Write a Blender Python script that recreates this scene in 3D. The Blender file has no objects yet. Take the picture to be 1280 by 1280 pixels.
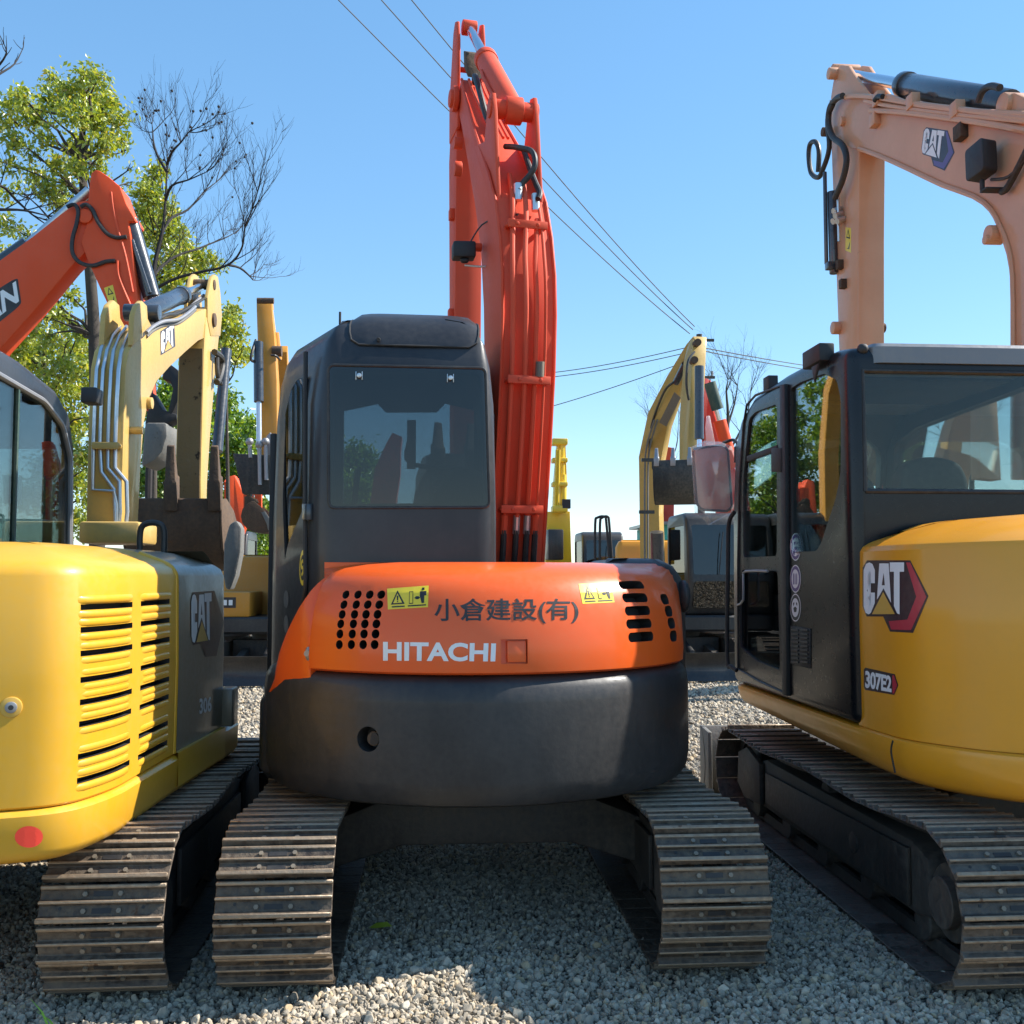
import bpy, bmesh, math, random
import numpy as np
from mathutils import Vector, Matrix
from mathutils.bvhtree import BVHTree
random.seed(7)
SC = bpy.context.scene
COL = bpy.data.collections.new('yard')      # linked to the scene at the end of the script
R = math.radians
# ---------------------------------------------------------------- camera
YAW, PITCH, FPX = R(4.24), R(3.58), 1280.0
cd = bpy.data.cameras.new('camera'); cam = bpy.data.objects.new('camera', cd); COL.objects.link(cam)
cam.location = (0, 0, 1.6); cam.rotation_euler = (math.pi/2+PITCH, 0, -YAW)
cd.sensor_width = 36; cd.lens = 36; cd.clip_start = .05; cd.clip_end = 2000
SC.camera = cam
CM = cam.rotation_euler.to_matrix(); CO = Vector((0, 0, 1.6))
# ---------------------------------------------------------------- light
SUN = Vector((1.09, .16, 1.0)).normalized()
w = bpy.data.worlds.new('World'); SC.world = w; w.use_nodes = True
nt = w.node_tree; sky = nt.nodes.new('ShaderNodeTexSky'); sky.sky_type = 'NISHITA'; sky.sun_disc = False
sky.sun_elevation = math.asin(SUN.z); sky.sun_rotation = math.atan2(SUN.x, SUN.y)
sky.air_density = .9; sky.dust_density = .0; sky.ozone_density = 3.5; sky.altitude = 50
hs = nt.nodes.new('ShaderNodeHueSaturation'); hs.inputs['Saturation'].default_value = 1.42; hs.inputs['Hue'].default_value = .497; hs.inputs['Value'].default_value = 1.30; gm = nt.nodes.new('ShaderNodeGamma'); gm.inputs[1].default_value = .61; nt.links.new(sky.outputs[0], gm.inputs[0]); nt.links.new(gm.outputs[0], hs.inputs['Color']); nt.links.new(hs.outputs[0], nt.nodes['Background'].inputs[0]); nt.nodes['Background'].inputs[1].default_value = .15
sd = bpy.data.lights.new('sun', 'SUN'); so = bpy.data.objects.new('sun', sd); COL.objects.link(so)
sd.energy = 4.1; sd.angle = R(.5); sd.color = (1, .95, .87)
so.rotation_euler = SUN.to_track_quat('Z', 'Y').to_euler()
vs = SC.view_settings; vs.view_transform = 'Standard'; vs.look = 'None'; vs.exposure = 1.16; vs.gamma = 1; vs.use_curve_mapping = False
SC.cycles.max_bounces = 8; SC.cycles.transparent_max_bounces = 16; SC.cycles.glossy_bounces = 4; SC.cycles.diffuse_bounces = 4
# ---------------------------------------------------------------- rays through photo pixels, used to read distances off the photograph
def ray(px, py): return (CM @ Vector(((px-640)/FPX, (640-py)/FPX, -1))).normalized()
def PY(px, py, Y): d = ray(px, py); return CO + d*(Y/d.y)
def PX(px, py, X): d = ray(px, py); return CO + d*(X/d.x)
def PP(px, py, p0, n): d = ray(px, py); return CO + d*((p0-CO).dot(n)/d.dot(n))
# ---------------------------------------------------------------- materials
MATS = {}
def _new(name):
    m = bpy.data.materials.new(name); m.use_nodes = True; MATS[name] = m
    return m, m.node_tree.nodes, m.node_tree.links, m.node_tree.nodes['Principled BSDF']
def _noise(N, L, scale, detail=4, vec=None, rough=.55):
    n = N.new('ShaderNodeTexNoise'); n.inputs['Scale'].default_value = scale; n.inputs['Detail'].default_value = detail
    n.inputs['Roughness'].default_value = rough
    if vec: L.new(vec, n.inputs['Vector'])
    return n
def _ramp(N, L, fac, stops):
    r = N.new('ShaderNodeValToRGB'); e = r.color_ramp.elements
    while len(e) < len(stops): e.new(.5)
    for i, (p, c) in enumerate(stops):
        e[i].position = p; e[i].color = (*c, 1) if len(c) == 3 else c
    L.new(fac, r.inputs[0]); return r
def _mix(N, L, f, a, b, mode='MIX'):
    m = N.new('ShaderNodeMix'); m.data_type = 'RGBA'; m.blend_type = mode
    for k, v in ((0, f), (6, a), (7, b)):
        if hasattr(v, 'links'): L.new(v, m.inputs[k])
        else: m.inputs[k].default_value = v if k == 0 else (*v, 1)
    return m.outputs[2]
def paint(name, col, rough=.35, spec=.5, dust=.25, dustcol=(.34, .29, .22), fade=.12, coat=.3, bump=.05, metal=0, streak=.5, spots=0.0, spotcol=(.06, .03, .015), fadecol=None):
    m, N, L, B = _new(name)
    tc = N.new('ShaderNodeTexCoord'); oi = N.new('ShaderNodeObjectInfo'); va = N.new('ShaderNodeVectorMath'); va.operation = 'MULTIPLY_ADD'; va.inputs[1].default_value = (1, 1, 1)
    vm = N.new('ShaderNodeMath'); vm.operation = 'MULTIPLY'; vm.inputs[1].default_value = 37.0; L.new(oi.outputs['Random'], vm.inputs[0]); L.new(tc.outputs['Object'], va.inputs[0]); L.new(vm.outputs[0], va.inputs[2]); ob = va.outputs[0]
    big = _noise(N, L, 1.7, 5, ob); fine = _noise(N, L, 38, 4, ob)
    mp = N.new('ShaderNodeMapping'); mp.inputs['Scale'].default_value = (14, 14, 1.1); L.new(ob, mp.inputs[0])
    st = _noise(N, L, 1.5, 5, mp.outputs[0])
    f1 = _ramp(N, L, big.outputs[0], [(.35, (0, 0, 0)), (.7, (1, 1, 1))])
    lighter = fadecol or tuple(min(1, c*1.15+.03) for c in col)
    mm = N.new('ShaderNodeMath'); mm.operation = 'MULTIPLY'; mm.inputs[1].default_value = min(1, fade*3); L.new(f1.outputs[0], mm.inputs[0])
    c1 = _mix(N, L, mm.outputs[0], col, lighter)
    g = N.new('ShaderNodeMath'); g.operation = 'MULTIPLY'; L.new(fine.outputs[0], g.inputs[0]); L.new(big.outputs[0], g.inputs[1])
    f2 = _ramp(N, L, g.outputs[0], [(.16, (0, 0, 0)), (.42, (1, 1, 1))])
    f3 = _ramp(N, L, st.outputs[0], [(.45, (0, 0, 0)), (.8, (1, 1, 1))])
    a = N.new('ShaderNodeMath'); a.operation = 'MULTIPLY'; a.inputs[1].default_value = dust; L.new(f2.outputs[0], a.inputs[0])
    b = N.new('ShaderNodeMath'); b.operation = 'MULTIPLY_ADD'; b.inputs[1].default_value = dust*streak; L.new(f3.outputs[0], b.inputs[0]); L.new(a.outputs[0], b.inputs[2])
    c2 = _mix(N, L, b.outputs[0], c1, dustcol)
    if spots:
        sp = _noise(N, L, 9, 8, ob, .75); fs = _ramp(N, L, sp.outputs[0], [(.70-spots, (0, 0, 0)), (.76-spots, (1, 1, 1))])
        c2 = _mix(N, L, fs.outputs[0], c2, spotcol)
    L.new(c2, B.inputs['Base Color'])
    rr = N.new('ShaderNodeMath'); rr.operation = 'MULTIPLY_ADD'; rr.inputs[1].default_value = .5; rr.inputs[2].default_value = rough; L.new(b.outputs[0], rr.inputs[0])
    r2 = N.new('ShaderNodeMath'); r2.operation = 'MULTIPLY_ADD'; r2.inputs[1].default_value = .14; L.new(fine.outputs[0], r2.inputs[0]); L.new(rr.outputs[0], r2.inputs[2])
    L.new(r2.outputs[0], B.inputs['Roughness'])
    B.inputs['Specular IOR Level'].default_value = spec; B.inputs['Metallic'].default_value = metal; B.inputs['Coat Weight'].default_value = coat; B.inputs['Coat Roughness'].default_value = .12
    bp = N.new('ShaderNodeBump'); bp.inputs['Strength'].default_value = bump; bp.inputs['Distance'].default_value = .01
    bb = N.new('ShaderNodeMath'); bb.operation = 'MULTIPLY_ADD'; bb.inputs[1].default_value = 3.0; L.new(big.outputs[0], bb.inputs[0]); L.new(fine.outputs[0], bb.inputs[2])
    L.new(bb.outputs[0], bp.inputs['Height']); L.new(bp.outputs[0], B.inputs['Normal'])
    return m
ORANGE = (.82, .105, .008)
paint('orange', ORANGE, .30, dust=.07, dustcol=(.6, .25, .12), fade=.06, coat=.3, bump=.01, spec=.4)
paint('orange_boom', (.70, .074, .026), .5, dust=.10, spec=.25, dustcol=(.50, .18, .11), fade=.15, coat=.0, bump=.02)
paint('orange_far', (.80, .078, .011), .42, dust=.06, spec=.3, coat=.05, bump=.02)
paint('red_far', (.62, .035, .02), .35, dust=.12)
paint('amber_far', (.58, .25, .025), .4, dust=.15, spec=.3, coat=.1)
paint('yellow', (.68, .35, .016), .32, dust=.12, fade=.1, coat=.25, bump=.01, spec=.4, dustcol=(.5, .38, .15))
paint('yellow_pale', (.55, .35, .085), .45, dust=.35, spec=.3, dustcol=(.36, .27, .13), fade=.3, spots=.04, spotcol=(.22, .13, .05))
paint('amber', (.76, .315, .012), .28, dust=.15, fade=.12, coat=.35, bump=.01, spec=.4, dustcol=(.6, .3, .06))
paint('amber_boom', (.60, .29, .15), .45, dust=.3, spec=.3, dustcol=(.6, .36, .22), fade=.3, spots=.03, spotcol=(.30, .14, .05))
paint('yellow_far', (.66, .33, .02), .35, dust=.15)
paint('lemon_far', (.80, .55, .02), .35, dust=.1)
paint('charcoal', (.019, .0185, .0195), .40, spec=.4, dust=.16, dustcol=(.13, .11, .09), fade=.2, coat=.15, bump=.08, spots=.05, spotcol=(.045, .041, .036))
paint('charcoal_cab', (.014, .0145, .018), .36, spec=.4, dust=.10, dustcol=(.10, .10, .10), fade=.2, coat=.2, bump=.05)
paint('grey_panel', (.17, .14, .095), .30, dust=.3, dustcol=(.32, .25, .15), fade=.2, coat=.3)
paint('black_gloss', (.005, .0055, .007), .22, spec=.3, dust=.02, dustcol=(.06, .055, .05), fade=.1, coat=.15, bump=.0)
paint('black', (.012, .012, .013), .5, dust=.2, dustcol=(.10, .09, .08), coat=0)
paint('frame_black', (.018, .016, .015), .48, dust=.5, dustcol=(.13, .11, .085), coat=0, bump=.2)
paint('roof_grey', (.16, .165, .175), .3, dust=.2, coat=.4)
paint('dark_far', (.009, .0095, .011), .4, dust=.08, coat=.2)
paint('steel', (.32, .32, .33), .38, dust=.2, metal=.6, coat=0)
paint('cylinder_black', (.02, .026, .036), .22, dust=.1, coat=.6)
paint('green_boot', (.02, .06, .045), .5, dust=.2, coat=0)
paint('chrome', (.75, .76, .78), .08, dust=.04, metal=1, coat=0, bump=0)
paint('chrome_dull', (.62, .62, .62), .25, dust=.1, metal=.9, coat=0)
paint('rubber', (.012, .012, .013), .42, dust=.1, coat=0, bump=.05)
paint('bucket_rust', (.060, .036, .022), .7, dust=.5, dustcol=(.20, .13, .08), coat=0, bump=.5, spots=.1, spotcol=(.13, .065, .03))
paint('bucket_grey', (.14, .14, .13), .5, dust=.5, dustcol=(.30, .27, .23), coat=0, bump=.3, spots=.08, spotcol=(.10, .09, .07), metal=.2)
paint('bucket_dark', (.012, .016, .017), .5, dust=.2, coat=0, bump=.2)
paint('mud', (.19, .12, .045), .8, dust=.6, dustcol=(.2, .14, .08), coat=0, bump=.6, spots=.12, spotcol=(.035, .022, .012))
paint('worn_edge', (.33, .25, .17), .38, dust=.5, dustcol=(.16, .10, .06), coat=0, bump=.4, metal=.4, spots=.1, spotcol=(.12, .06, .03))
paint('shoe', (.050, .037, .028), .42, dust=.7, dustcol=(.22, .17, .12), coat=0, bump=.7, metal=.35, spots=.07, spotcol=(.10, .045, .02), streak=.6)
paint('shoe_cool', (.065, .052, .042), .42, dust=.7, dustcol=(.20, .165, .13), coat=0, bump=.7, metal=.35, spots=.07, spotcol=(.08, .038, .02), streak=.6)
paint('bolt', (.20, .17, .13), .5, dust=.4, coat=0, metal=.5)
paint('seat', (.012, .012, .014), .7, dust=.1, coat=0, bump=.3)
paint('white_print', (.80, .80, .78), .4, dust=.06, coat=.1, bump=0)
paint('black_print', (.010, .010, .012), .4, dust=.08, coat=.1, bump=0)
paint('yellow_print', (.85, .62, .02), .35, dust=.08, coat=.2, bump=0)
paint('triangle_print', (.62, .36, .05), .35, dust=.08, coat=.2, bump=0)
paint('red_print', (.45, .03, .05), .3, dust=.08, coat=.2, bump=0)
paint('red_dot', (.80, .05, .025), .4, dust=.03, coat=.1, bump=0)
paint('dark_print', (.030, .014, .018), .35, dust=.08, coat=.2, bump=0)
paint('purple_print', (.10, .05, .20), .35, dust=.05, coat=.2, bump=0)
paint('paper', (.45, .85, .70), .6, dust=.05, coat=0, bump=0)
paint('teal_far', (.05, .42, .34), .5, dust=.1, coat=0)
paint('wood_pole', (.07, .06, .05), .8, dust=.2, coat=0)
paint('mirror_back', (.62, .26, .17), .30, dust=.25, dustcol=(.6, .5, .45), coat=.3)
def glass(name, tint, f0=.05, rough=.0):
    m = bpy.data.materials.new(name); m.use_nodes = True; MATS[name] = m
    N, L = m.node_tree.nodes, m.node_tree.links; N.clear()
    out = N.new('ShaderNodeOutputMaterial'); t = N.new('ShaderNodeBsdfTransparent'); t.inputs[0].default_value = (*tint, 1)
    g = N.new('ShaderNodeBsdfGlossy'); g.inputs['Roughness'].default_value = rough; g.inputs[0].default_value = (1, 1, 1, 1)
    d = N.new('ShaderNodeBsdfDiffuse'); d.inputs[0].default_value = (.25, .24, .22, 1)
    tc = N.new('ShaderNodeTexCoord'); no = _noise(N, L, 5, 6, tc.outputs['Object']); rp = _ramp(N, L, no.outputs[0], [(.45, (.0,)*3), (.9, (.03,)*3)])
    m1 = N.new('ShaderNodeMixShader'); L.new(rp.outputs[0], m1.inputs[0]); L.new(t.outputs[0], m1.inputs[1]); L.new(d.outputs[0], m1.inputs[2])
    lw = N.new('ShaderNodeFresnel'); lw.inputs[0].default_value = 1.5
    a = N.new('ShaderNodeMath'); a.operation = 'ADD'; a.inputs[1].default_value = f0; L.new(lw.outputs[0], a.inputs[0])
    hf = N.new('ShaderNodeMath'); hf.operation = 'MULTIPLY'; hf.inputs[1].default_value = .6; L.new(a.outputs[0], hf.inputs[0]); m2 = N.new('ShaderNodeMixShader'); L.new(hf.outputs[0], m2.inputs[0]); L.new(m1.outputs[0], m2.inputs[1]); L.new(g.outputs[0], m2.inputs[2])
    L.new(m2.outputs[0], out.inputs[0]); return m
glass('glass_dark', (.31, .35, .38), .035); glass('glass', (.82, .88, .86), .0); glass('glass_cab', (.42, .50, .50), .02); glass('glass_far', (.20, .26, .30), .06)
def plastic_wrap():
    m = bpy.data.materials.new('plastic_wrap'); m.use_nodes = True; MATS['plastic_wrap'] = m
    N, L = m.node_tree.nodes, m.node_tree.links; N.clear()
    out = N.new('ShaderNodeOutputMaterial'); t = N.new('ShaderNodeBsdfTransparent'); g = N.new('ShaderNodeBsdfGlossy'); g.inputs['Roughness'].default_value = .18
    d = N.new('ShaderNodeBsdfDiffuse'); d.inputs[0].default_value = (.7, .7, .72, 1)
    a = N.new('ShaderNodeMixShader'); a.inputs[0].default_value = .2; L.new(t.outputs[0], a.inputs[1]); L.new(d.outputs[0], a.inputs[2])
    b = N.new('ShaderNodeMixShader'); b.inputs[0].default_value = .14; L.new(a.outputs[0], b.inputs[1]); L.new(g.outputs[0], b.inputs[2])
    L.new(b.outputs[0], out.inputs[0])
plastic_wrap()
# ---------------------------------------------------------------- mesh building
class MB:
    def __init__(s): s.v = []; s.f = []
    def add(s, vs, fs):
        n = len(s.v); s.v += [Vector(v) for v in vs]; s.f += [tuple(i+n for i in f) for f in fs]; return s
    def box(s, x0, x1, y0, y1, z0, z1, M=None):
        vs = [Vector((x, y, z)) for x in (x0, x1) for y in (y0, y1) for z in (z0, z1)]
        if M is not None: vs = [M @ v for v in vs]
        return s.add(vs, [(0, 1, 3, 2), (4, 6, 7, 5), (0, 4, 5, 1), (2, 3, 7, 6), (0, 2, 6, 4), (1, 5, 7, 3)])
    def slab(s, pts, d0, d1):
        n = len(pts); vs = [Vector(p)+d0 for p in pts]+[Vector(p)+d1 for p in pts]
        return s.add(vs, [tuple(range(n))[::-1], tuple(range(n, 2*n))]+[(i, (i+1) % n, n+(i+1) % n, n+i) for i in range(n)])
    def cyl(s, p0, p1, r0, r1=None, n=16, caps=True):
        r1 = r0 if r1 is None else r1; p0, p1 = Vector(p0), Vector(p1); q = (p1-p0).to_track_quat('Z', 'Y')
        vs = [p+q @ Vector((math.cos(t)*r, math.sin(t)*r, 0)) for p, r in ((p0, r0), (p1, r1)) for t in [2*math.pi*i/n for i in range(n)]]
        fs = [(i, (i+1) % n, n+(i+1) % n, n+i) for i in range(n)]
        if caps: fs += [tuple(range(n))[::-1], tuple(range(n, 2*n))]
        return s.add(vs, fs)
    def tube(s, path, r, n=8, sm=4, r1=None):
        P = [Vector(p) for p in path]
        if sm > 1 and len(P) > 2:
            Q = []
            for i in range(len(P)-1):
                a, b, c, d = P[max(i-1, 0)], P[i], P[i+1], P[min(i+2, len(P)-1)]
                for k in range(sm):
                    t = k/sm; Q.append(.5*((2*b)+(c-a)*t+(2*a-5*b+4*c-d)*t*t+(3*b-a-3*c+d)*t**3))
            Q.append(P[-1]); P = Q
        m = len(P); vs = []; ref = None
        for i, p in enumerate(P):
            t = (P[min(i+1, m-1)]-P[max(i-1, 0)])
            if t.length < 1e-9: t = Vector((0, 0, 1))
            t.normalize()
            if ref is None: ref = t.orthogonal().normalized()
            ref = ref-t*ref.dot(t)
            if ref.length < 1e-6: ref = t.orthogonal()
            ref.normalize(); b = t.cross(ref); rr = r if r1 is None else r+(r1-r)*i/(m-1)
            vs += [p+(ref*math.cos(2*math.pi*k/n)+b*math.sin(2*math.pi*k/n))*rr for k in range(n)]
        fs = [(i*n+k, i*n+(k+1) % n, (i+1)*n+(k+1) % n, (i+1)*n+k) for i in range(m-1) for k in range(n)]
        return s.add(vs, fs+[tuple(range(n))[::-1], tuple(range((m-1)*n, m*n))])
    def loft(s, rings, c0=True, c1=True, closed=True):
        n = len(rings[0]); vs = [v for r in rings for v in r]; fs = []
        for j in range(len(rings)-1):
            for i in range(n if closed else n-1): fs.append((j*n+i, j*n+(i+1) % n, (j+1)*n+(i+1) % n, (j+1)*n+i))
        if c0: fs.append(tuple(range(n))[::-1])
        if c1: fs.append(tuple(range((len(rings)-1)*n, len(rings)*n)))
        return s.add(vs, fs)
    def sphere(s, c, r, n=10, m=6, sc=(1, 1, 1)):
        c = Vector(c); rings = []
        for j in range(1, m):
            a = math.pi*j/m-math.pi/2
            rings.append([c+Vector((math.cos(a)*math.cos(2*math.pi*i/n)*r*sc[0], math.cos(a)*math.sin(2*math.pi*i/n)*r*sc[1], math.sin(a)*r*sc[2])) for i in range(n)])
        return s.loft(rings)
ORG = {}
def mesh_from(name, mb, mats, bevel=0, segs=2, angle=35, org=Vector((0, 0, 0)), smooth=True, bang=32):
    bm = bmesh.new(); vs = [bm.verts.new(v-org) for v in mb.v]
    for f in mb.f:
        try: bm.faces.new([vs[i] for i in f])
        except ValueError: pass
    bmesh.ops.remove_doubles(bm, verts=bm.verts[:], dist=1e-5)
    bmesh.ops.recalc_face_normals(bm, faces=bm.faces[:])
    if bevel:
        es = [e for e in bm.edges if len(e.link_faces) == 2 and e.calc_face_angle(0) > R(bang)]
        if es: bmesh.ops.bevel(bm, geom=es, offset=bevel, segments=segs, profile=.5, affect='EDGES', clamp_overlap=True)
    me = bpy.data.meshes.new(name); bm.to_mesh(me); bm.free()
    if smooth:
        me.polygons.foreach_set('use_smooth', [True]*len(me.polygons)); me.set_sharp_from_angle(angle=R(angle))
    for m in (mats if isinstance(mats, (list, tuple)) else [mats]): me.materials.append(MATS[m] if isinstance(m, str) else m)
    return me
def obj(name, mb, mats, parent=None, **k):
    org = ORG.get(parent.name, Vector((0, 0, 0))) if parent else Vector((0, 0, 0))
    me = mesh_from(name, mb, mats, org=org, **k); o = bpy.data.objects.new(name, me); COL.objects.link(o)
    if parent: o.parent = parent
    ORG[o.name] = org; return o
def thing(name, label, cat, loc=(0, 0, 0), group=None, rotz=0, local=False):
    o = bpy.data.objects.new(name, None); COL.objects.link(o); o.location = loc; o.rotation_euler = (0, 0, rotz); o.empty_display_size = .2
    o['label'] = label; o['category'] = cat
    if group: o['group'] = group
    ORG[o.name] = Vector((0, 0, 0)) if local else Vector(loc); return o
def tag(o, label=None, cat=None, group=None, kind=None):
    for k, v in (('label', label), ('category', cat), ('group', group), ('kind', kind)):
        if v: o[k] = v
    return o
def evaluated_mesh(o, extra=()):
    for q in (o,)+tuple(extra): SC.collection.objects.link(q)
    bpy.context.view_layer.update(); dg = bpy.context.evaluated_depsgraph_get()
    me = bpy.data.meshes.new_from_object(o.evaluated_get(dg))
    for q in (o,)+tuple(extra): SC.collection.objects.unlink(q)
    return me
def boolean(o, mb, mat, op='DIFFERENCE', angle=35):
    cm = mesh_from('cutter', mb, mat, org=ORG[o.name], smooth=False); c = bpy.data.objects.new('cutter', cm); t = bpy.data.objects.new('t', o.data)
    m = t.modifiers.new('b', 'BOOLEAN'); m.operation = op; m.object = c; m.solver = 'EXACT'; m.material_mode = 'TRANSFER'
    me = evaluated_mesh(t, (c,)); o.data = me; bpy.data.objects.remove(c); bpy.data.objects.remove(t)
    me.set_sharp_from_angle(angle=R(angle)); me.name = o.name
    return o
def rounded(pts, r, n=4):
    P = [Vector(p) for p in pts]; out = []
    for i, p in enumerate(P):
        a, b = P[i-1]-p, P[(i+1) % len(P)]-p; rr = min(r, a.length*.45, b.length*.45); a = p+a.normalized()*rr; b = p+b.normalized()*rr
        for k in range(n+1):
            t = k/n; out.append(a*(1-t)**2+p*2*t*(1-t)+b*t*t)
    return out
def offset_plan(pts, d):
    n = len(pts); out = []; area = sum(pts[i][0]*pts[(i+1) % n][1]-pts[(i+1) % n][0]*pts[i][1] for i in range(n)); sg = 1 if area > 0 else -1
    for i in range(n):
        p, a, b = Vector(pts[i][:2]), Vector(pts[i-1][:2]), Vector(pts[(i+1) % n][:2])
        e1, e2 = (p-a).normalized(), (b-p).normalized(); n1, n2 = Vector((-e1.y, e1.x)), Vector((-e2.y, e2.x)); m = (n1+n2)
        if m.length < 1e-6: m = n1
        m.normalize(); out.append(p+m*(sg*d/max(.4, m.dot(n1))))
    return out
def plan_loft(pts, levels, mb=None):
    mb = mb or MB(); rings = []
    for z, d in levels:
        q = offset_plan(pts, d) if d else [Vector(p[:2]) for p in pts]; rings.append([Vector((a.x, a.y, z)) for a in q])
    return mb.loft(rings)
# ---------------------------------------------------------------- flat print on surfaces
def bvh_of(objs):
    vs = []; fs = []
    for o in objs:
        n = len(vs); og = ORG[o.name]; vs += [v.co+og for v in o.data.vertices]; fs += [tuple(i+n for i in p.vertices) for p in o.data.polygons]
    return BVHTree.FromPolygons(vs, fs)
def flat_mesh(polys, maxlen=.15):
    bm = bmesh.new()
    for p in polys:
        vs = [bm.verts.new((a[0], a[1], 0)) for a in p]; bm.faces.new(vs)
    bmesh.ops.triangulate(bm, faces=bm.faces[:])
    for _ in range(4):
        es = [e for e in bm.edges if e.calc_length() > maxlen]
        if not es: break
        bmesh.ops.subdivide_edges(bm, edges=es, cuts=1); bmesh.ops.triangulate(bm, faces=[f for f in bm.faces if len(f.verts) > 3])
    v = [(a.co.x, a.co.y) for a in bm.verts]; bm.verts.index_update(); f = [tuple(x.index for x in q.verts) for q in bm.faces]; bm.free(); return v, f
def text_flat(s, bold=.02, fit=True, spacing=1.0):
    c = bpy.data.curves.new('t', 'FONT'); c.body = s; c.offset = bold; c.resolution_u = 4; c.space_character = spacing
    o = bpy.data.objects.new('t', c); me = evaluated_mesh(o)
    v = [(a.co.x, a.co.y) for a in me.vertices]; f = [tuple(p.vertices) for p in me.polygons]; bpy.data.objects.remove(o); bpy.data.curves.remove(c)
    x0, x1, y0, y1 = min(a[0] for a in v), max(a[0] for a in v), min(a[1] for a in v), max(a[1] for a in v)
    asp = (x1-x0)/(y1-y0); bm = bmesh.new(); vv = [bm.verts.new(((a[0]-x0)/(y1-y0), (a[1]-y0)/(y1-y0), 0)) for a in v]
    for q in f:
        try: bm.faces.new([vv[i] for i in q])
        except ValueError: pass
    bmesh.ops.triangulate(bm, faces=bm.faces[:])
    for _ in range(4):
        es = [e for e in bm.edges if e.calc_length() > .3]
        if not es: break
        bmesh.ops.subdivide_edges(bm, edges=es, cuts=1); bmesh.ops.triangulate(bm, faces=[q for q in bm.faces if len(q.verts) > 3])
    bm.verts.index_update(); v = [(a.co.x/asp, a.co.y) for a in bm.verts]; f = [tuple(x.index for x in q.verts) for q in bm.faces]; bm.free(); return v, f
def decal(name, vf, quad, bvh, mat, parent, eps=.0025, fallY=None):
    """quad: where the print's corners (lower left, lower right, upper right, upper left) are seen; the print is laid on the surface found there"""
    v, f = vf; mb = MB(); a, b, c, d = [Vector(q) for q in quad]; pts = []; last = None
    for (x, y) in v:
        p = (a*(1-x)+b*x)*(1-y)+(d*(1-x)+c*x)*y; dr = ray(p.x, p.y); h = bvh.ray_cast(CO, dr)
        if h[0] is None: pts.append(CO+dr*(last or 4.5))
        else:
            last = h[3]; nn = h[1] if h[1].dot(dr) < 0 else -h[1]; pts.append(h[0]+nn*eps*.6)
    mb.add(pts, f); return obj(name, mb, mat, parent, smooth=False)
CAT_C = [(.28, .60), (.28, .85), (.22, .97), (.14, 1), (.06, .97), (0, .85), (0, .15), (.05, .03), (.13, 0), (.18, .03), (.28, .22), (.28, .42), (.18, .42), (.18, .2), (.14, .15), (.10, .2), (.10, .82), (.14, .87), (.18, .82), (.18, .60)]
CAT_A = [(.33, .28), (.39, .98), (.62, .98), (.68, .22), (.495, .50)]
CAT_T = [(.65, 1), (1, 1), (1, .82), (.89, .82), (.89, 0), (.83, .02), (.75, .16), (.75, .82), (.65, .82)]
def cat_logo(quad, bvh, parent, hexa=True, red='red_print', tri='triangle_print', host='emblem'):
    if hexa: back = [(-.03, .9), (.08, 1.04), (1.15, 1.04), (1.6, .355), (1.22, -.355), (.65, -.33), (.48, -.04), (.07, -.04), (-.03, .16)]
    else: back = [(-.05, 1.05), (1.05, 1.05), (1.05, -.06), (-.05, -.06)]
    e = decal(host, flat_mesh([back], .2), quad, bvh, 'dark_print', parent, .002)
    if hexa: decal('emblem_band', flat_mesh([[(1.05, 1.0), (1.15, 1.0), (1.55, .34), (1.17, -.30), (.68, -.29), (.62, -.13), (1.08, -.1), (1.30, .34)]], .2), quad, bvh, red, e, .0035)
    decal('emblem_letters', flat_mesh([CAT_C, CAT_A, CAT_T], .2), quad, bvh, 'white_print', e, .0035)
    decal('emblem_counter', flat_mesh([[(.455, .56), (.53, .56), (.50, .8)], [(.17, -.02), (.83, -.02), (.495, .5)]], .2), quad, bvh, 'dark_print', e, .005)
    decal('emblem_triangle', flat_mesh([[(.215, .005), (.785, .005), (.495, .43)]], .2), quad, bvh, tri, e, .0065)
    return e
def warning(quad, bvh, parent, vertical=False):
    s = decal('warning_sticker', flat_mesh([[(0, 0), (1, 0), (1, 1), (0, 1)]], .12), quad, bvh, 'yellow_print', parent, .002)
    if vertical: P = [[(.15, .55), (.85, .55), (.5, .95)], [(.2, .1), (.5, .15), (.8, .45), (.7, .12)]]; Q = [[(.30, .61), (.70, .61), (.5, .85)]]
    else:
        P = [[(.08, .22), (.42, .22), (.25, .88)], [(.53, .2), (.63, .2), (.63, .78), (.53, .78)], [(.84, .2), (.9, .2), (.9, .55), (.95, .55), (.95, .75), (.79, .75), (.79, .55), (.84, .55)], [(.66, .47), (.70, .54), (.76, .54), (.80, .47), (.76, .40), (.70, .40)],
             [(.84, .8), (.9, .8), (.9, .92), (.84, .92)], [(.1, .08), (.42, .08), (.42, .14), (.1, .14)], [(.5, .08), (.95, .08), (.95, .14), (.5, .14)]]
        Q = [[(.14, .28), (.36, .28), (.25, .74)], [(.545, .24), (.615, .24), (.615, .74), (.545, .74)]]
    g = decal('warning_sign', flat_mesh(P, .2), quad, bvh, 'black_print', s, .0035); [decal('warning_ground', flat_mesh([q_], .2), quad, bvh, 'yellow_print', s, .005) for q_ in Q]
    if not vertical: decal('warning_mark', flat_mesh([[(.235, .40), (.265, .40), (.27, .62), (.23, .62)], [(.235, .32), (.265, .32), (.265, .37), (.235, .37)]], .2), quad, bvh, 'black_print', s, .0065)
    return s
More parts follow.
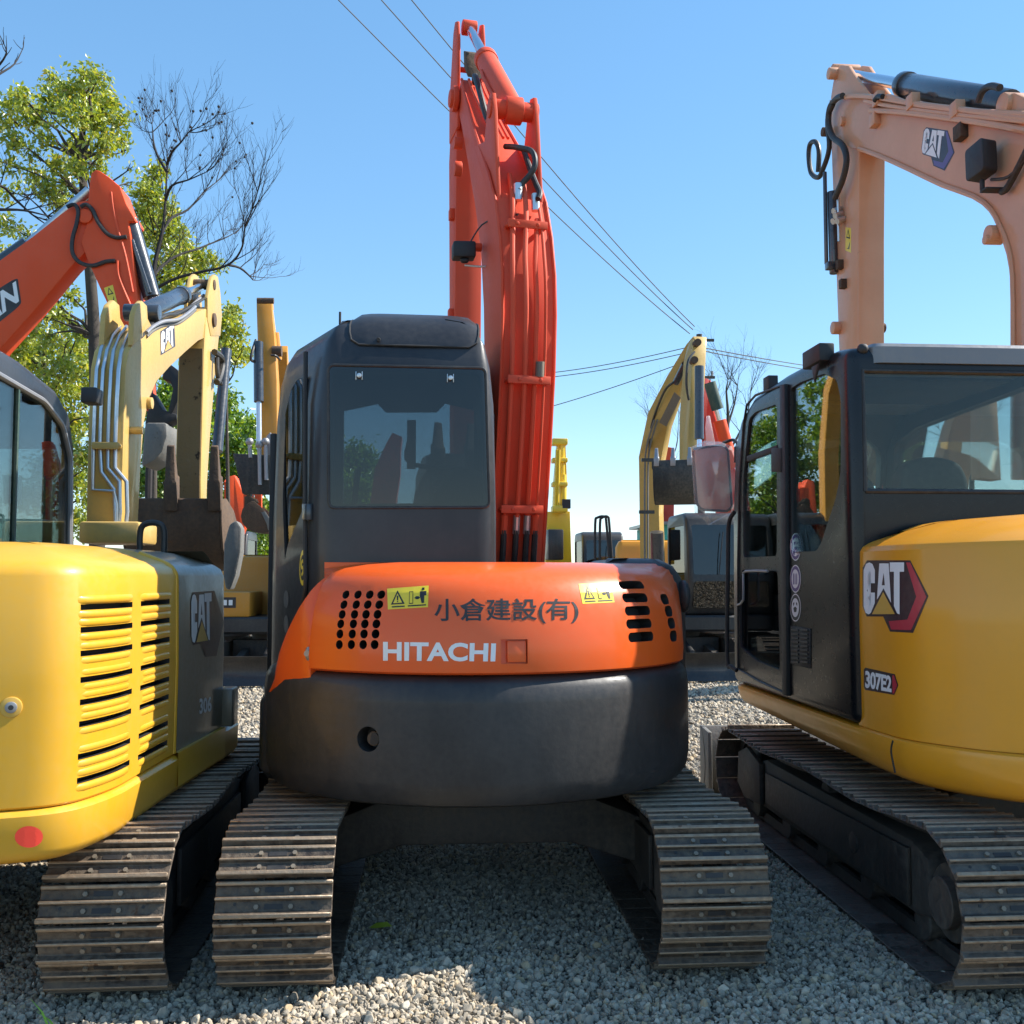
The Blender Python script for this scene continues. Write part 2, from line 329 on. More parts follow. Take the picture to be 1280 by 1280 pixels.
# ---------------------------------------------------------------- ground
def gravel_mat(name, stone):
    m, N, L, B = _new(name); tc = N.new('ShaderNodeTexCoord'); ob = tc.outputs['Object']
    if stone:
        oi = N.new('ShaderNodeObjectInfo'); c = _ramp(N, L, oi.outputs['Random'], [(0, (.22, .19, .15)), (.35, (.43, .38, .305)), (.7, (.56, .495, .40)), (.9, (.50, .385, .24)), (1, (.70, .64, .53))])
        n = _noise(N, L, 25, 5, ob); mx = _mix(N, L, .5, c.outputs[0], n.outputs[0], 'OVERLAY'); gp = N.new('ShaderNodeNewGeometry'); n4 = _noise(N, L, .9, 5, gp.outputs['Position']); c4 = _ramp(N, L, n4.outputs[0], [(.3, (.68, .64, .58)), (.65, (1.08, 1.06, 1.02))]); mx = _mix(N, L, 1.0, mx, c4.outputs[0], 'MULTIPLY'); L.new(mx, B.inputs['Base Color'])
        bp = N.new('ShaderNodeBump'); bp.inputs['Strength'].default_value = .5; bp.inputs['Distance'].default_value = .004; L.new(n.outputs[0], bp.inputs['Height']); L.new(bp.outputs[0], B.inputs['Normal'])
    else:
        v = N.new('ShaderNodeTexVoronoi'); v.inputs['Scale'].default_value = 26; L.new(ob, v.inputs['Vector'])
        v2 = N.new('ShaderNodeTexVoronoi'); v2.inputs['Scale'].default_value = 26; v2.feature = 'DISTANCE_TO_EDGE'; L.new(ob, v2.inputs['Vector'])
        sep = N.new('ShaderNodeSeparateColor'); L.new(v.outputs['Color'], sep.inputs[0])
        c = _ramp(N, L, sep.outputs[0], [(0, (.19, .17, .135)), (.5, (.36, .32, .26)), (1, (.50, .46, .38))])
        e = _ramp(N, L, v2.outputs['Distance'], [(0, (.25,)*3), (.25, (1,)*3)]); mx = _mix(N, L, 1.0, c.outputs[0], e.outputs[0], 'MULTIPLY')
        n = _noise(N, L, .35, 4, ob); c3 = _ramp(N, L, n.outputs[0], [(.3, (.75, .74, .72)), (.7, (1.1, 1.08, 1.02))]); mx = _mix(N, L, 1.0, mx, c3.outputs[0], 'MULTIPLY')
        L.new(mx, B.inputs['Base Color'])
        bp = N.new('ShaderNodeBump'); bp.inputs['Strength'].default_value = 1; bp.inputs['Distance'].default_value = .03; L.new(e.outputs[0], bp.inputs['Height']); L.new(bp.outputs[0], B.inputs['Normal'])
    B.inputs['Roughness'].default_value = .85
gravel_mat('gravel_ground', False); gravel_mat('gravel_stone', True)
tag(obj('gravel_ground', MB().add([(-900, -900, 0), (900, -900, 0), (900, 900, 0), (-900, 900, 0)], [(0, 1, 2, 3)]), 'gravel_ground', smooth=False), kind='structure')
stones = bpy.data.collections.new('stone_kinds')
for i in range(7):
    bm = bmesh.new(); rs = random.Random(i)
    for _ in range(15):
        v = Vector((rs.gauss(0, 1), rs.gauss(0, 1), rs.gauss(0, 1))).normalized(); v = Vector((v.x*1.15, v.y*.95, v.z*.75))*rs.uniform(.85, 1.1); bm.verts.new(v)
    bmesh.ops.convex_hull(bm, input=bm.verts[:]); 
    for vv in [q for q in bm.verts if not q.link_faces]: bm.verts.remove(vv)
    bmesh.ops.bevel(bm, geom=bm.edges[:], offset=.09, segments=1, affect='EDGES')
    me = bpy.data.meshes.new('stone'); bm.to_mesh(me); bm.free(); me.materials.append(MATS['gravel_stone']); so_ = bpy.data.objects.new('stone_kind', me); stones.objects.link(so_)
def scatter(name, x0, x1, y0, y1, dens, s0, s1, z, seed):
    o = obj(name, MB().add([(x0, y0, z), (x1, y0, z), (x1, y1, z), (x0, y1, z)], [(0, 1, 2, 3)]), 'gravel_ground', smooth=False); tag(o, kind='stuff')
    g = bpy.data.node_groups.new(name, 'GeometryNodeTree'); g.interface.new_socket('Geometry', in_out='INPUT', socket_type='NodeSocketGeometry'); g.interface.new_socket('Geometry', in_out='OUTPUT', socket_type='NodeSocketGeometry')
    N, L = g.nodes, g.links; gi = N.new('NodeGroupInput'); go = N.new('NodeGroupOutput'); d = N.new('GeometryNodeDistributePointsOnFaces'); d.inputs['Density'].default_value = dens; d.inputs['Seed'].default_value = seed
    ci = N.new('GeometryNodeCollectionInfo'); ci.inputs['Collection'].default_value = stones; ci.inputs['Separate Children'].default_value = True; ci.inputs['Reset Children'].default_value = True
    ip = N.new('GeometryNodeInstanceOnPoints'); ip.inputs['Pick Instance'].default_value = True
    rv = N.new('FunctionNodeRandomValue'); rv.data_type = 'FLOAT_VECTOR'; rv.inputs[1].default_value = (6.3, 6.3, 6.3)
    rs = N.new('FunctionNodeRandomValue'); rs.data_type = 'FLOAT'; rs.inputs[2].default_value = s0; rs.inputs[3].default_value = s1; rs.inputs['Seed'].default_value = 3
    L.new(gi.outputs[0], d.inputs[0]); L.new(d.outputs[0], ip.inputs[0]); L.new(ci.outputs[0], ip.inputs['Instance']); L.new(rv.outputs[0], ip.inputs['Rotation']); L.new(rs.outputs[1], ip.inputs['Scale'])
    L.new(ip.outputs[0], go.inputs[0]); m = o.modifiers.new('scatter', 'NODES'); m.node_group = g; return o
scatter('gravel', -2.6, 3.6, 3.0, 8.2, 2700, .008, .019, .006, 1)
scatter('gravel', -2.0, 2.6, 3.0, 5.6, 3000, .003, .008, .004, 9)
scatter('gravel', -1.4, 2.4, 3.3, 4.6, 60, .020, .027, .012, 5)
scatter('gravel', -7, 12, 8.2, 24, 330, .015, .036, .004, 2)
# ---------------------------------------------------------------- crawler tracks
def track_path(Y0, Y1, Rr, Rf, sag=.03, zb=.03):
    P = []; cy, cz = Y0+Rr, Rr+zb; fy, fz = Y1-Rf, Rf+zb+.02
    for k in range(25): a = math.pi*1.5-math.pi*k/24; P.append((cy+math.cos(a)*Rr, cz+math.sin(a)*Rr))
    P2 = [(fy+math.cos(a)*Rf, fz+math.sin(a)*Rf) for a in [math.pi/2-math.pi*k/24 for k in range(25)]]
    a0, a1 = P[-1], P2[0]
    for k in range(1, 12):
        t = k/12; s = math.sin(math.pi*2*t)**2*sag; P.append((a0[0]+(a1[0]-a0[0])*t, a0[1]+(a1[1]-a0[1])*t-s))
    return P+P2
def walk(P, pitch):
    P = P+[P[0]]; seg = [math.dist(P[i], P[i+1]) for i in range(len(P)-1)]; L = sum(seg); n = round(L/pitch); st = L/n; out = []
    for k in range(n):
        d = k*st; i = 0
        while d > seg[i]: d -= seg[i]; i += 1
        t = d/seg[i]; a, b = P[i], P[i+1]; out.append((a[0]+(b[0]-a[0])*t, a[1]+(b[1]-a[1])*t, math.atan2(b[1]-a[1], b[0]-a[0])))
    return out, st
def shoe_mesh(wd, pitch, mat, rib=.026, seed=0):
    mb = MB(); h = pitch*.5; w2 = wd/2
    prof = [(-h-.004, 0), (-h-.004, rib+.004), (-h+.012, rib+.008), (-h+.020, .008), (-.008, .007), (-.005, rib), (.005, rib), (.009, .007), (h-.026, .007), (h-.020, rib*.7), (h-.008, rib*.7), (h-.004, 0)]
    mb.slab([Vector((-w2, y, z)) for y, z in prof], Vector((0, 0, 0)), Vector((wd, 0, 0)))
    base = mesh_from('track_shoe', mb, [mat, 'black', 'bolt', 'worn_edge'], bevel=.003, segs=1)
    for p in base.polygons:
        if p.center.z > rib*.62 and p.normal.z > .5: p.material_index = 3
    bm = bmesh.new(); bm.from_mesh(base)
    def addm(m2, idx, M):
        t = bmesh.new(); vs = [t.verts.new(v) for v in m2.v]; [t.faces.new([vs[i] for i in f]) for f in m2.f]; bmesh.ops.recalc_face_normals(t, faces=t.faces[:])
        tm = bpy.data.meshes.new('x'); t.to_mesh(tm); t.free(); k = len(bm.faces); bm.from_mesh(tm); bm.faces.ensure_lookup_table()
        for f in bm.faces[k:]: f.material_index = idx
    for sx in (-.055, .055):
        for sy in (-h*.45, h*.42): addm(MB().cyl((sx*1.15, sy, .004), (sx*1.15, sy, .018), .0095, n=6), 2, None)
    m3 = MB()
    for y in (-h*.45, h*.42): m3.box(-.034, .034, y-.009, y+.009, 0, .0095)
    for x in (-w2*.66, w2*.66): m3.cyl((x, -h*.3, 0), (x, -h*.3, .0093), .006, n=8)
    addm(m3, 1, None); bm.to_mesh(base); bm.free(); return base
SHOES = {}
def crawler(parent, X0, X1, Y0, Y1, inner, mat='shoe', Rr=.285, Rf=.265, detail=True, pitch=.135, cut=None):
    """one track: belt, shoes, sprocket, idler, rollers and side frame; inner = +1 when the machine's centre lies towards +X"""
    wd = X1-X0; cx = (X0+X1)/2; P = track_path(Y0, Y1, Rr, Rf)
    og = ORG[parent.name]
    belt = MB(); q = [(y, z) for y, z in P]
    def inset(P, d):
        n = len(P); out = []
        for i in range(n):
            a, b = P[i-1], P[(i+1) % n]; t = Vector((b[0]-a[0], b[1]-a[1])).normalized(); out.append((P[i][0]+t.y*d, P[i][1]-t.x*d))
        return out
    I = inset(P, .012); J = inset(P, .07); n = len(P)
    for xc, ww in ((cx-.055, .03), (cx+.055, .03)):
        vs = [Vector((x, y, z)) for x in (xc-ww/2, xc+ww/2) for ring in (I, J) for y, z in ring]
        fs = []
        for i in range(n):
            j = (i+1) % n; fs += [(i, j, n+j, n+i), (2*n+i, 3*n+i, 3*n+j, 2*n+j), (i, 2*n+i, 2*n+j, j), (n+i, n+j, 3*n+j, 3*n+i)]
        belt.add(vs, fs)
    tr = obj('track', belt, 'frame_black', parent, smooth=False)
    key = (round(wd, 3), mat)
    pos, st = walk(P, pitch)
    if key not in SHOES: SHOES[key] = shoe_mesh(wd, st, mat)
    rr = random.Random(int(abs(X0)*1000))
    for (y, z, a) in pos:
        s = bpy.data.objects.new('track_shoe', SHOES[key]); COL.objects.link(s); s.parent = tr
        Rm = Matrix.Rotation(a, 4, 'X')      # local y along travel, local z outward
        s.matrix_local = Matrix.Translation(Vector((cx+rr.uniform(-.002, .002), y, z))-og) @ Rm @ Matrix.Rotation(rr.uniform(-.012, .012), 4, 'X')
    xi = cx+inner*.05
    cy, cz = Y0+Rr, Rr+.03; fy, fz = Y1-Rf, Rf+.05
    sp = MB()
    T = 21; ring = []
    for k in range(T*2):
        a = math.pi*k/T; r = Rr-.05 if k % 2 == 0 else Rr-.085; ring.append(Vector((cx-.02, cy+math.cos(a)*r, cz+math.sin(a)*r)))
    sp.slab(ring, Vector((0, 0, 0)), Vector((.04, 0, 0))); sp.cyl((cx-.12, cy, cz), (cx+.12, cy, cz), .15, n=24); sp.cyl((cx-.16, cy, cz), (cx+.16, cy, cz), .10, n=20)
    obj('sprocket', sp, 'frame_black', parent, bevel=.004, segs=1)
    idl = MB().cyl((cx-.05, fy, fz), (cx+.05, fy, fz), Rf-.045, n=28); idl.cyl((cx-.10, fy, fz), (cx+.10, fy, fz), .07, n=16); obj('idler_wheel', idl, 'frame_black', parent, bevel=.006)
    L = fy-cy
    for k in range(5):
        yy = cy+.28+(L-.5)*k/4; obj('track_roller', MB().cyl((cx-.1, yy, .15), (cx+.1, yy, .15), .075, n=16).cyl((cx-.04, yy, .15), (cx+.04, yy, .15), .055, n=16), 'frame_black', parent, bevel=.005, segs=1)
    obj('carrier_roller', MB().cyl((cx-.09, cy+L*.5, .46), (cx+.09, cy+L*.5, .46), .055, n=16), 'frame_black', parent)
    fr = MB(); w = .11
    prof = [(cy+.16, .20), (cy+.20, .43), (cy+.34, .47), (fy-.45, .47), (fy-.30, .43), (fy-.12, .40), (fy-.12, .24), (fy-.3, .17), (cy+.3, .17)]
    fr.slab([Vector((cx-w, y, z)) for y, z in prof], Vector((0, 0, 0)), Vector((2*w, 0, 0)))
    f = obj('track_frame', fr, 'frame_black', parent, bevel=.015)
    cv = MB(); 
    for s in (-1, 1):
        cv.slab([Vector((cx+s*(w+.004), y, z)) for y, z in [(fy-.42, .19), (fy-.42, .44), (fy-.16, .50), (fy+.02, .44), (fy+.05, .24), (fy-.1, .17)]], Vector((0, 0, 0)), Vector((s*.03, 0, 0)))
        cv.slab([Vector((cx+s*(w+.004), y, z)) for y, z in [(cy+.34, .20), (cy+.34, .44), (fy-.5, .40), (fy-.5, .22)]], Vector((0, 0, 0)), Vector((s*.02, 0, 0)))
        cv.cyl((cx+s*(w+.02), cy+.9, .32), (cx+s*(w+.028), cy+.9, .32), .05, n=18)
    obj('frame_cover', cv, 'frame_black', parent, bevel=.008)
    return tr
def undercarriage(parent, cx, Y0, Y1, w, shoe, blade=True, mat='shoe', yr=0, **k):
    crawler(parent, cx-w/2, cx-w/2+shoe, Y0, Y1, 1, mat=mat, **k); crawler(parent, cx+w/2-shoe, cx+w/2, Y0+yr, Y1+yr, -1, mat=mat, **k)
    cy = (Y0+Y1)/2; m = MB()
    m.slab([Vector((x, cy-.45, z)) for x, z in [(cx-w/2+shoe*.7, .22), (cx-w/2+shoe*.7, .44), (cx-.45, .56), (cx+.45, .56), (cx+w/2-shoe*.7, .44), (cx+w/2-shoe*.7, .22), (cx+.4, .33), (cx-.4, .33)]], Vector((0, 0, 0)), Vector((0, .95, 0)))
    m.cyl((cx, cy, .5), (cx, cy, .72), .42, n=40)
    obj('centre_frame', m, 'frame_black', parent, bevel=.015)
    if blade:
        b = MB(); y = Y1+.28; arc = []
        for k in range(8): a = -1+2*k/7; arc.append((y+.06-.10*a*a*-1-.06, .27+.25*a))
        arc2 = [(p[0]+.03, p[1]) for p in arc[::-1]]
        b.slab([Vector((cx-w/2, p[0], p[1])) for p in arc+arc2], Vector((0, 0, 0)), Vector((w, 0, 0)))
        for sx in (-1, 1): b.slab([Vector((cx+sx*w/2, yy, zz)) for yy, zz in [(y-.07, .02), (y-.07, .5), (y+.16, .52), (y+.16, .02)]], Vector((0, 0, 0)), Vector((-sx*.03, 0, 0)))
        bl = obj('dozer_blade', b, 'bucket_grey' , parent, bevel=.006)
        a = MB()
        for sx in (-.35, .35): a.slab([Vector((cx+sx-.05, yy, zz)) for yy, zz in [(cy+.4, .45), (cy+.4, .30), (y, .12), (y, .30)]], Vector((0, 0, 0)), Vector((.1, 0, 0)))
        obj('blade_arm', a, 'frame_black', parent, bevel=.01)
# ================================================================ orange excavator in the middle
H = thing('excavator', 'orange and charcoal excavator in the middle, seen from the rear, white lettering on its cover', 'excavator', (.22, 5.4, 0), group='excavators parked in the front row')
undercarriage(H, .247, 3.93, 6.85, 2.115, .43, yr=.06)
HC = (.2, 5.2)
def arc(r, x0, x1, n, ry=None, cy=HC[1], cx=HC[0]):
    ry = ry or r; out = []
    for i in range(n):
        a0, a1 = math.asin((x0-cx)/r), math.asin((x1-cx)/r); a = a0+(a1-a0)*i/(n-1); out.append((cx+math.sin(a)*r, cy-math.cos(a)*ry))
    return out
# revolving frame
m = plan_loft(arc(.99, -.76, 1.13, 24, ry=.9)+[(1.18, 6.3), (-.8, 6.3)], [(.66, .04), (.70, 0), (1.0, 0), (1.04, .03)])
obj('revolving_frame', m, 'frame_black', H)
m = MB(); pl = [(-.83, 4.98), (-.80, 4.88), (-.70, 4.80), (-.5, 4.8), (-.5, 5.6), (-.86, 5.6)]
obj('side_skirt', plan_loft(pl, [(.66, .03), (.70, 0), (1.0, 0), (1.05, .02), (1.07, .06)]), 'charcoal', H, bevel=.01)
# counterweight: rounded, lower edge rolls under
cwp = arc(1.06, -.84, 1.235, 41, ry=1.0)+[(1.23, 5.22), (1.15, 5.3), (-.6, 5.3), (-.83, 5.22)]
cwp = [(-.66+ (x+.66)*.86 if x < -.66 else x, y) for x, y in cwp]
cw = obj('counterweight', plan_loft(cwp, [(.645, .14), (.648, .08), (.665, .035), (.70, .012), (.76, 0), (1.08, 0), (1.14, .008), (1.175, .03), (1.19, .06)]), ['charcoal', 'black'], H)
bv = bvh_of([cw])
h = bv.ray_cast(CO, ray(460, 924)); p, n = h[0], h[1]; n = n if n.y < 0 else -n
boolean(cw, MB().cyl(p-n*.10, p+n*.05, .052, n=28), 'black')
ex = MB(); ex.tube([p-n*.12+Vector((.01, 0, .004)), p-n*.05+Vector((.012, 0, .002)), p-n*.012+Vector((.02, 0, 0))], .030, n=18)
e = obj('exhaust_pipe', ex, 'bucket_rust', H); obj('exhaust_bore', MB().cyl(p-n*.02+Vector((.02, 0, 0)), p-n*.008+Vector((.02, 0, 0)), .025, n=18), 'black', e)
# hood
def hood_ring(z, d):
    pts = []
    for (x, y) in arc(1.045, -.54, 1.17, 46, ry=.985):
        v = Vector((HC[0]-x, HC[1]-y)).normalized(); pts.append(Vector((x+v.x*d*.9, y+v.y*d, z)))
    t = d*.35
    pts += [Vector((1.225-t, 5.05, z)), Vector((1.23-t, 5.3, z)), Vector((1.2-t, 5.5, z)), Vector((.36, 5.5, z)), Vector((.36, 4.68, z)), Vector((.0, 4.66, z)), Vector((-.50, 4.66, z))]
    return pts
lv = [(1.195, .012), (1.205, -.004), (1.26, -.008), (1.36, 0), (1.46, .02), (1.53, .045), (1.575, .075), (1.61, .115), (1.635, .165), (1.652, .24), (1.662, .33)]
hood = obj('engine_cover', MB().loft([hood_ring(z, d) for z, d in lv]), ['orange', 'black'], H, angle=40)
bv = bvh_of([hood]); CUT = MB()
def slotcut(px, py, rx, rz, deep=.07, n=20, sq=False, out=.03, tilt=0):
    h = bv.ray_cast(CO, ray(px, py))
    if h[0] is None: print('miss', px, py); return None
    p, nn = h[0], h[1]
    if nn.dot(ray(px, py)) > 0: nn = -nn
    t = Vector((0, 0, 1)).cross(nn).normalized(); u = nn.cross(t); ring = []
    for k in range(n):
        a = 2*math.pi*k/n
        if sq: c, s = math.cos(a), math.sin(a); e = .25; ring.append(p+t*math.copysign(abs(c)**e, c)*rx+u*math.copysign(abs(s)**e, s)*rz)
        elif rx > rz: c, s = math.cos(a), math.sin(a); ring.append(p+t*(math.copysign(rx-rz, c)*(abs(c) > .01)+c*rz)+u*s*rz)
        else: ring.append(p+t*math.cos(a)*rx+u*math.sin(a)*rz)
    CUT.slab(ring, -nn*deep, nn*out); return p, nn, t, u
for r, (yy, xs) in enumerate(((148, (90, 132, 173, 213)), (183, (83, 126, 166, 206)), (217, (77, 120, 160, 200)), (250, (72, 116, 156, 196)), (285, (69, 112, 153, 193)), (322, (67, 109, 150, 190)))):
    for x in xs: slotcut(400+x/2.783, 690+yy/2.783, .0185, .0195, n=14)
for x, y in ((1085, 114), (1098, 159), (1107, 204), (1112, 249), (1119, 295)): slotcut(400+x/2.783, 690+y/2.783, .088, .0215, n=24)
for x, y in ((831, 749), (836, 764), (839.5, 779), (842, 795)): slotcut(x, y, .046, .026, n=16)
boolean(hood, CUT, 'black', angle=40)
CUT = MB(); L = slotcut(643, 814.5, .056, .050, deep=.028, n=4, sq=False); 
CUT = MB(); p, nn, t, u = L
CUT.slab([p+t*a*.056+u*b*.050 for a, b in ((-1, -1), (1, -1), (1, 1), (-1, 1))], -nn*.03, nn*.03); boolean(hood, CUT, 'orange', angle=40)
lt = obj('latch_panel', MB().slab([p+t*(.012+a*.040)+u*b*.044 for a, b in ((-1, -1), (1, -1), (1, 1), (-1, 1))], -nn*.029, -nn*.010), 'orange', hood, bevel=.004)
obj('vent_liner', MB().loft([[Vector((x, y, z)) for x, y in arc(.90, -.42, 1.0, 24, ry=.86)] for z in (1.22, 1.58)], c0=False, c1=False, closed=False), 'black', hood)
bv = bvh_of([hood])
decal('maker_lettering', text_flat('HITACHI', .034, spacing=1.02), ((479, 826), (619, 827), (620, 804), (479, 802)), bv, 'white_print', hood)
decal('company_lettering', text_flat('小倉建設(有)', .014), ((543, 781), (723, 779), (723, 748), (543, 748)), bv, 'black_print', hood)
warning(((485, 762), (535, 759), (536, 732), (484, 736)), bv, hood)
warning(((728, 755), (768, 753), (763, 729), (723, 730)), bv, hood)
# orange side cover left of the hood, top edge falling away along the cab
m = MB(); top = []; bot = []
for i in range(15):
    t = i/14; x = -.545-.205*t; y = HC[1]-math.sqrt(max(0, 1.045**2-(HC[0]-x)**2))*.9426
    pass
    zt = 1.635-.56*t+.03*math.sin(t*math.pi); d = np.interp(zt, [q[0] for q in lv], [q[1] for q in lv]); bot.append(((x, y), 1.07)); top.append(((x, y), zt, d))
rings = []
for k, f in enumerate((0, .25, .5, .7, .85, .95, 1)):
    rg = []
    for (xy, zb), (q, zt, d) in zip(bot, top):
        v = Vector((HC[0]-xy[0], HC[1]-xy[1])).normalized(); z = zb+(zt-zb)*f; dd = d*f**2+.012*(1-f)
        bul = .018*math.sin(f*math.pi); rg.append(Vector((xy[0]+v.x*(dd-bul), xy[1]+v.y*(dd-bul), z)))
    rings.append(rg)
back = [[p+Vector((.05, .06, 0)) for p in rg] for rg in rings]
rings2 = [r+b[::-1] for r, b in zip(rings, back)]
sc_ = obj('side_cover', m.loft(rings2), 'orange', H, angle=45, bevel=.006, bang=60)
bv2 = bvh_of([sc_]); h = bv2.ray_cast(CO, ray(386, 817))
if h[0]: obj('cover_latch', MB().sphere(h[0], .028, sc=(.6, .6, 1.2)).cyl(h[0]-h[1]*.01, h[0]+h[1]*.018, .014, n=10), 'steel', sc_)
# dark cover behind the right end of the hood
m = plan_loft(rounded([(.75, 4.95), (1.17, 4.95), (1.27, 5.12), (1.28, 5.9), (.75, 5.9)], .1), [(1.1, 0), (1.48, 0), (1.59, .02), (1.65, .06), (1.685, .13), (1.69, .2)])
obj('valve_cover', m, 'charcoal', H, bevel=.01)
obj('light_pod', MB().sphere((1.235, 5.06, 1.50), .055, n=16, m=10, sc=(.6, 1.3, 1.5)), 'charcoal', H)
# cab ------------------------------------------------------------
CP0 = [(-.53, 4.66), (.275, 4.70), (.30, 5.2), (.30, 6.05), (-.62, 6.15), (-.86, 5.9), (-.84, 5.32)]; CP = rounded(CP0, .09, 5)
cl = [(1.0, 0), (1.05, 0), (1.9, .0), (2.40, .012), (2.58, .03), (2.69, .055), (2.765, .10), (2.805, .16), (2.82, .24)]
cab = obj('cab', plan_loft(CP, cl), ['charcoal_cab', 'black'], H, angle=40)
boolean(cab, plan_loft(CP0, [(1.1, .045), (1.9, .045), (2.40, .06), (2.58, .08), (2.66, .12), (2.74, .20)]), 'black')
PN = Vector((-.31*0-.66, -.31, 0)).normalized(); PN = Vector((-(5.32-4.66), (-.84+.53), 0)).normalized(); P0 = Vector((-.685, 4.99, 2))
YB = 4.66
def cut_window(host, parent, pts, n, mat, th=.12, gl=.022, name='window', grow=.012, frame=None):
    """opening through the shell plus its pane; pts lie on the shell, n is the outward direction"""
    c = sum(pts, Vector())/len(pts); boolean(host, MB().slab(pts, n*.06, -n*th), 'black')
    g = [p+(p-c).normalized()*grow for p in pts]
    return obj(name, MB().slab(g, -n*gl, -n*(gl+.005)), mat, host, smooth=False)
nb = Vector((.04, -1, 0)).normalized()
pb = Vector((-.13, 4.679, 2.2))
rw = [PP(x, y, pb, nb) for x, y in ((410, 456), (607, 460), (612, 634), (411, 635))]
boolean(cab, MB().slab(rounded(rw, .03), nb*.03, -nb*.016), 'black')
ri = rounded([p+(sum(rw, Vector())/4-p).normalized()*.03 for p in rw], .03)
win = cut_window(cab, H, ri, nb, 'glass_dark', gl=.004, grow=.026, name='rear_window')
obj('window_seal', MB().tube(rounded(rw, .03)+[rounded(rw, .03)[0]], .0065, n=6, sm=1), 'rubber', cab)
for x, y in ((449, 470), (563, 473)):
    q = PP(x, y, pb, nb); obj('hinge', MB().cyl(q-nb*.01, q+nb*.018, .011, n=12).box(q.x-.016, q.x-.012, q.y-.01, q.y, q.z-.02, q.z+.02).box(q.x+.012, q.x+.016, q.y-.01, q.y, q.z-.02, q.z+.02), 'chrome_dull', win, bevel=.002)
sw = [PP(x, y, P0, PN) for x, y in ((361, 490), (368, 478), (379, 472), (380, 520), (381, 590), (377, 640), (360, 680), (356, 700), (353, 620), (354, 520))]
cut_window(cab, H, sw, PN, 'glass_dark', name='door_window', gl=.012)
# door edge rail, hand rail, handle
def chp(px, py, out=0): return PP(px, py, P0, PN)+PN*out
obj('door_rail', MB().tube([chp(383, 440, .004), chp(384.5, 600, .012), chp(385, 700, .012), chp(383, 745, .01), chp(366, 800, .008)], .011, n=8), 'black', cab)
obj('door_handle', MB().slab([chp(385, 630, .0), chp(391, 630, .0), chp(391, 650, .0), chp(385, 650, .0)], PN*.0, PN*.03), 'cylinder_black', cab, bevel=.004)
bar = MB(); bar.box(-.885, -.850, 5.50, 5.56, 1.0, 2.36); obj('door_post', bar, 'black', cab, bevel=.008)
bvc = bvh_of([cab])
oval = lambda n=20, r=.5: [(.5+r*math.cos(2*math.pi*k/n), .5+r*math.sin(2*math.pi*k/n)) for k in range(n)]
q = ((374.5, 733), (383, 731), (383, 686), (375, 689))
s9 = decal('number_sticker', flat_mesh([oval()], .2), q, bvc, 'yellow_print', cab, .003); decal('number_ring', flat_mesh([oval(r=.36)], .2), q, bvc, 'charcoal_cab', s9, .0045)
decal('number_nine', text_flat('9', .03), ((376.5, 721), (381.5, 720), (381.5, 698), (376.8, 700)), bvc, 'yellow_print', s9, .006)
for yy in (748, 779): decal('round_sticker', flat_mesh([oval()], .2), ((355, yy+12), (361, yy+12), (361, yy-10), (355, yy-10)), bvc, 'bucket_grey', cab, .003)
# roof hatch cover wrapping over the rear roof edge
HV = [(2.668, .048, .010), (2.69, .055, .012), (2.73, .078, .014), (2.765, .10, .018), (2.795, .14, .026), (2.815, .20, .040), (2.822, .28, .050), (2.824, .40, .055), (2.824, .60, .055), (2.822, .9, .05)]
rings = []; edge = []
for j, (z, ins, o) in enumerate(HV):
    z0, i0, o0 = HV[max(j-1, 0)]; z1, i1, o1 = HV[min(j+1, len(HV)-1)]; tt = Vector((0, i1-i0, z1-z0)).normalized(); nn = Vector((0, -tt.z, tt.y)); half = (.31, .290, .300, .302, .300, .295, .285, .28, .28, .28)[j]-(.055 if j == 0 else 0)
    row = []
    for i in range(15):
        u = -1+2*i/14; x = -.105+u*half; e = 1-abs(u)**6; c = Vector((x, 4.66+(x+.53)*.05+ins, z)); row.append(c+nn*(.003+(o-.003)*max(0, e)**.5))
    rings.append(row+[p-nn*.02 for p in row[::-1]]); edge.append((row[0], row[-1]))
rc = obj('roof_hatch', MB().loft(rings), 'charcoal_cab', cab, angle=50)
obj('hatch_gap', MB().tube([p[0] for p in edge[::-1]]+[(edge[0][0]+edge[0][1])*.5+Vector((0, -.004, 0))]+[p[1] for p in edge], .0055, n=6, sm=1), 'black', rc)
obj('roof_bolt', MB().cyl((-.27, 4.74, 2.70), (-.27, 4.70, 2.69), .009, n=8), 'black', cab)
obj('aerial_stub', MB().cyl((-.47, 4.95, 2.78), (-.47, 4.95, 2.88), .006, n=6), 'black', cab)
# seat, console, monitor, wiper and blind seen through the glass
m = MB(); m.slab(rounded([Vector((.02, 5.25, 1.35)), Vector((.30, 5.25, 1.35)), Vector((.30, 5.25, 2.0)), Vector((.26, 5.25, 2.13)), Vector((.12, 5.25, 2.18)), Vector((.0, 5.25, 2.0))], .06), Vector((0, 0, 0)), Vector((-.03, .12, 0)))
obj('curtain', m, 'seat', cab, bevel=.03)
m = MB(); m.box(-.45, .02, 5.15, 5.30, 1.2, 1.80); m.box(-.42, -.02, 5.1, 5.6, 1.2, 1.5); obj('seat', m, 'seat', cab, bevel=.05, segs=3)
m = MB(); m.box(-.52, -.42, 5.4, 5.9, 1.5, 1.78); m.tube([(-.45, 5.85, 1.75), (-.46, 5.8, 2.0), (-.44, 5.82, 2.2)], .018); m.tube([(-.2, 5.9, 1.5), (-.2, 5.85, 1.9)], .016); m.sphere((-.2, 5.85, 1.93), .035); m.box(-.36, -.24, 5.88, 5.92, 1.74, 1.86)
obj('control_console', m, 'seat', cab, bevel=.01)
hel = [(.0+.018*math.cos(k*.9), 5.75+.018*math.sin(k*.9), 2.25-k*.0075) for k in range(76)]
obj('coiled_cord', MB().tube(hel, .0045, n=5, sm=1), 'rubber', cab)
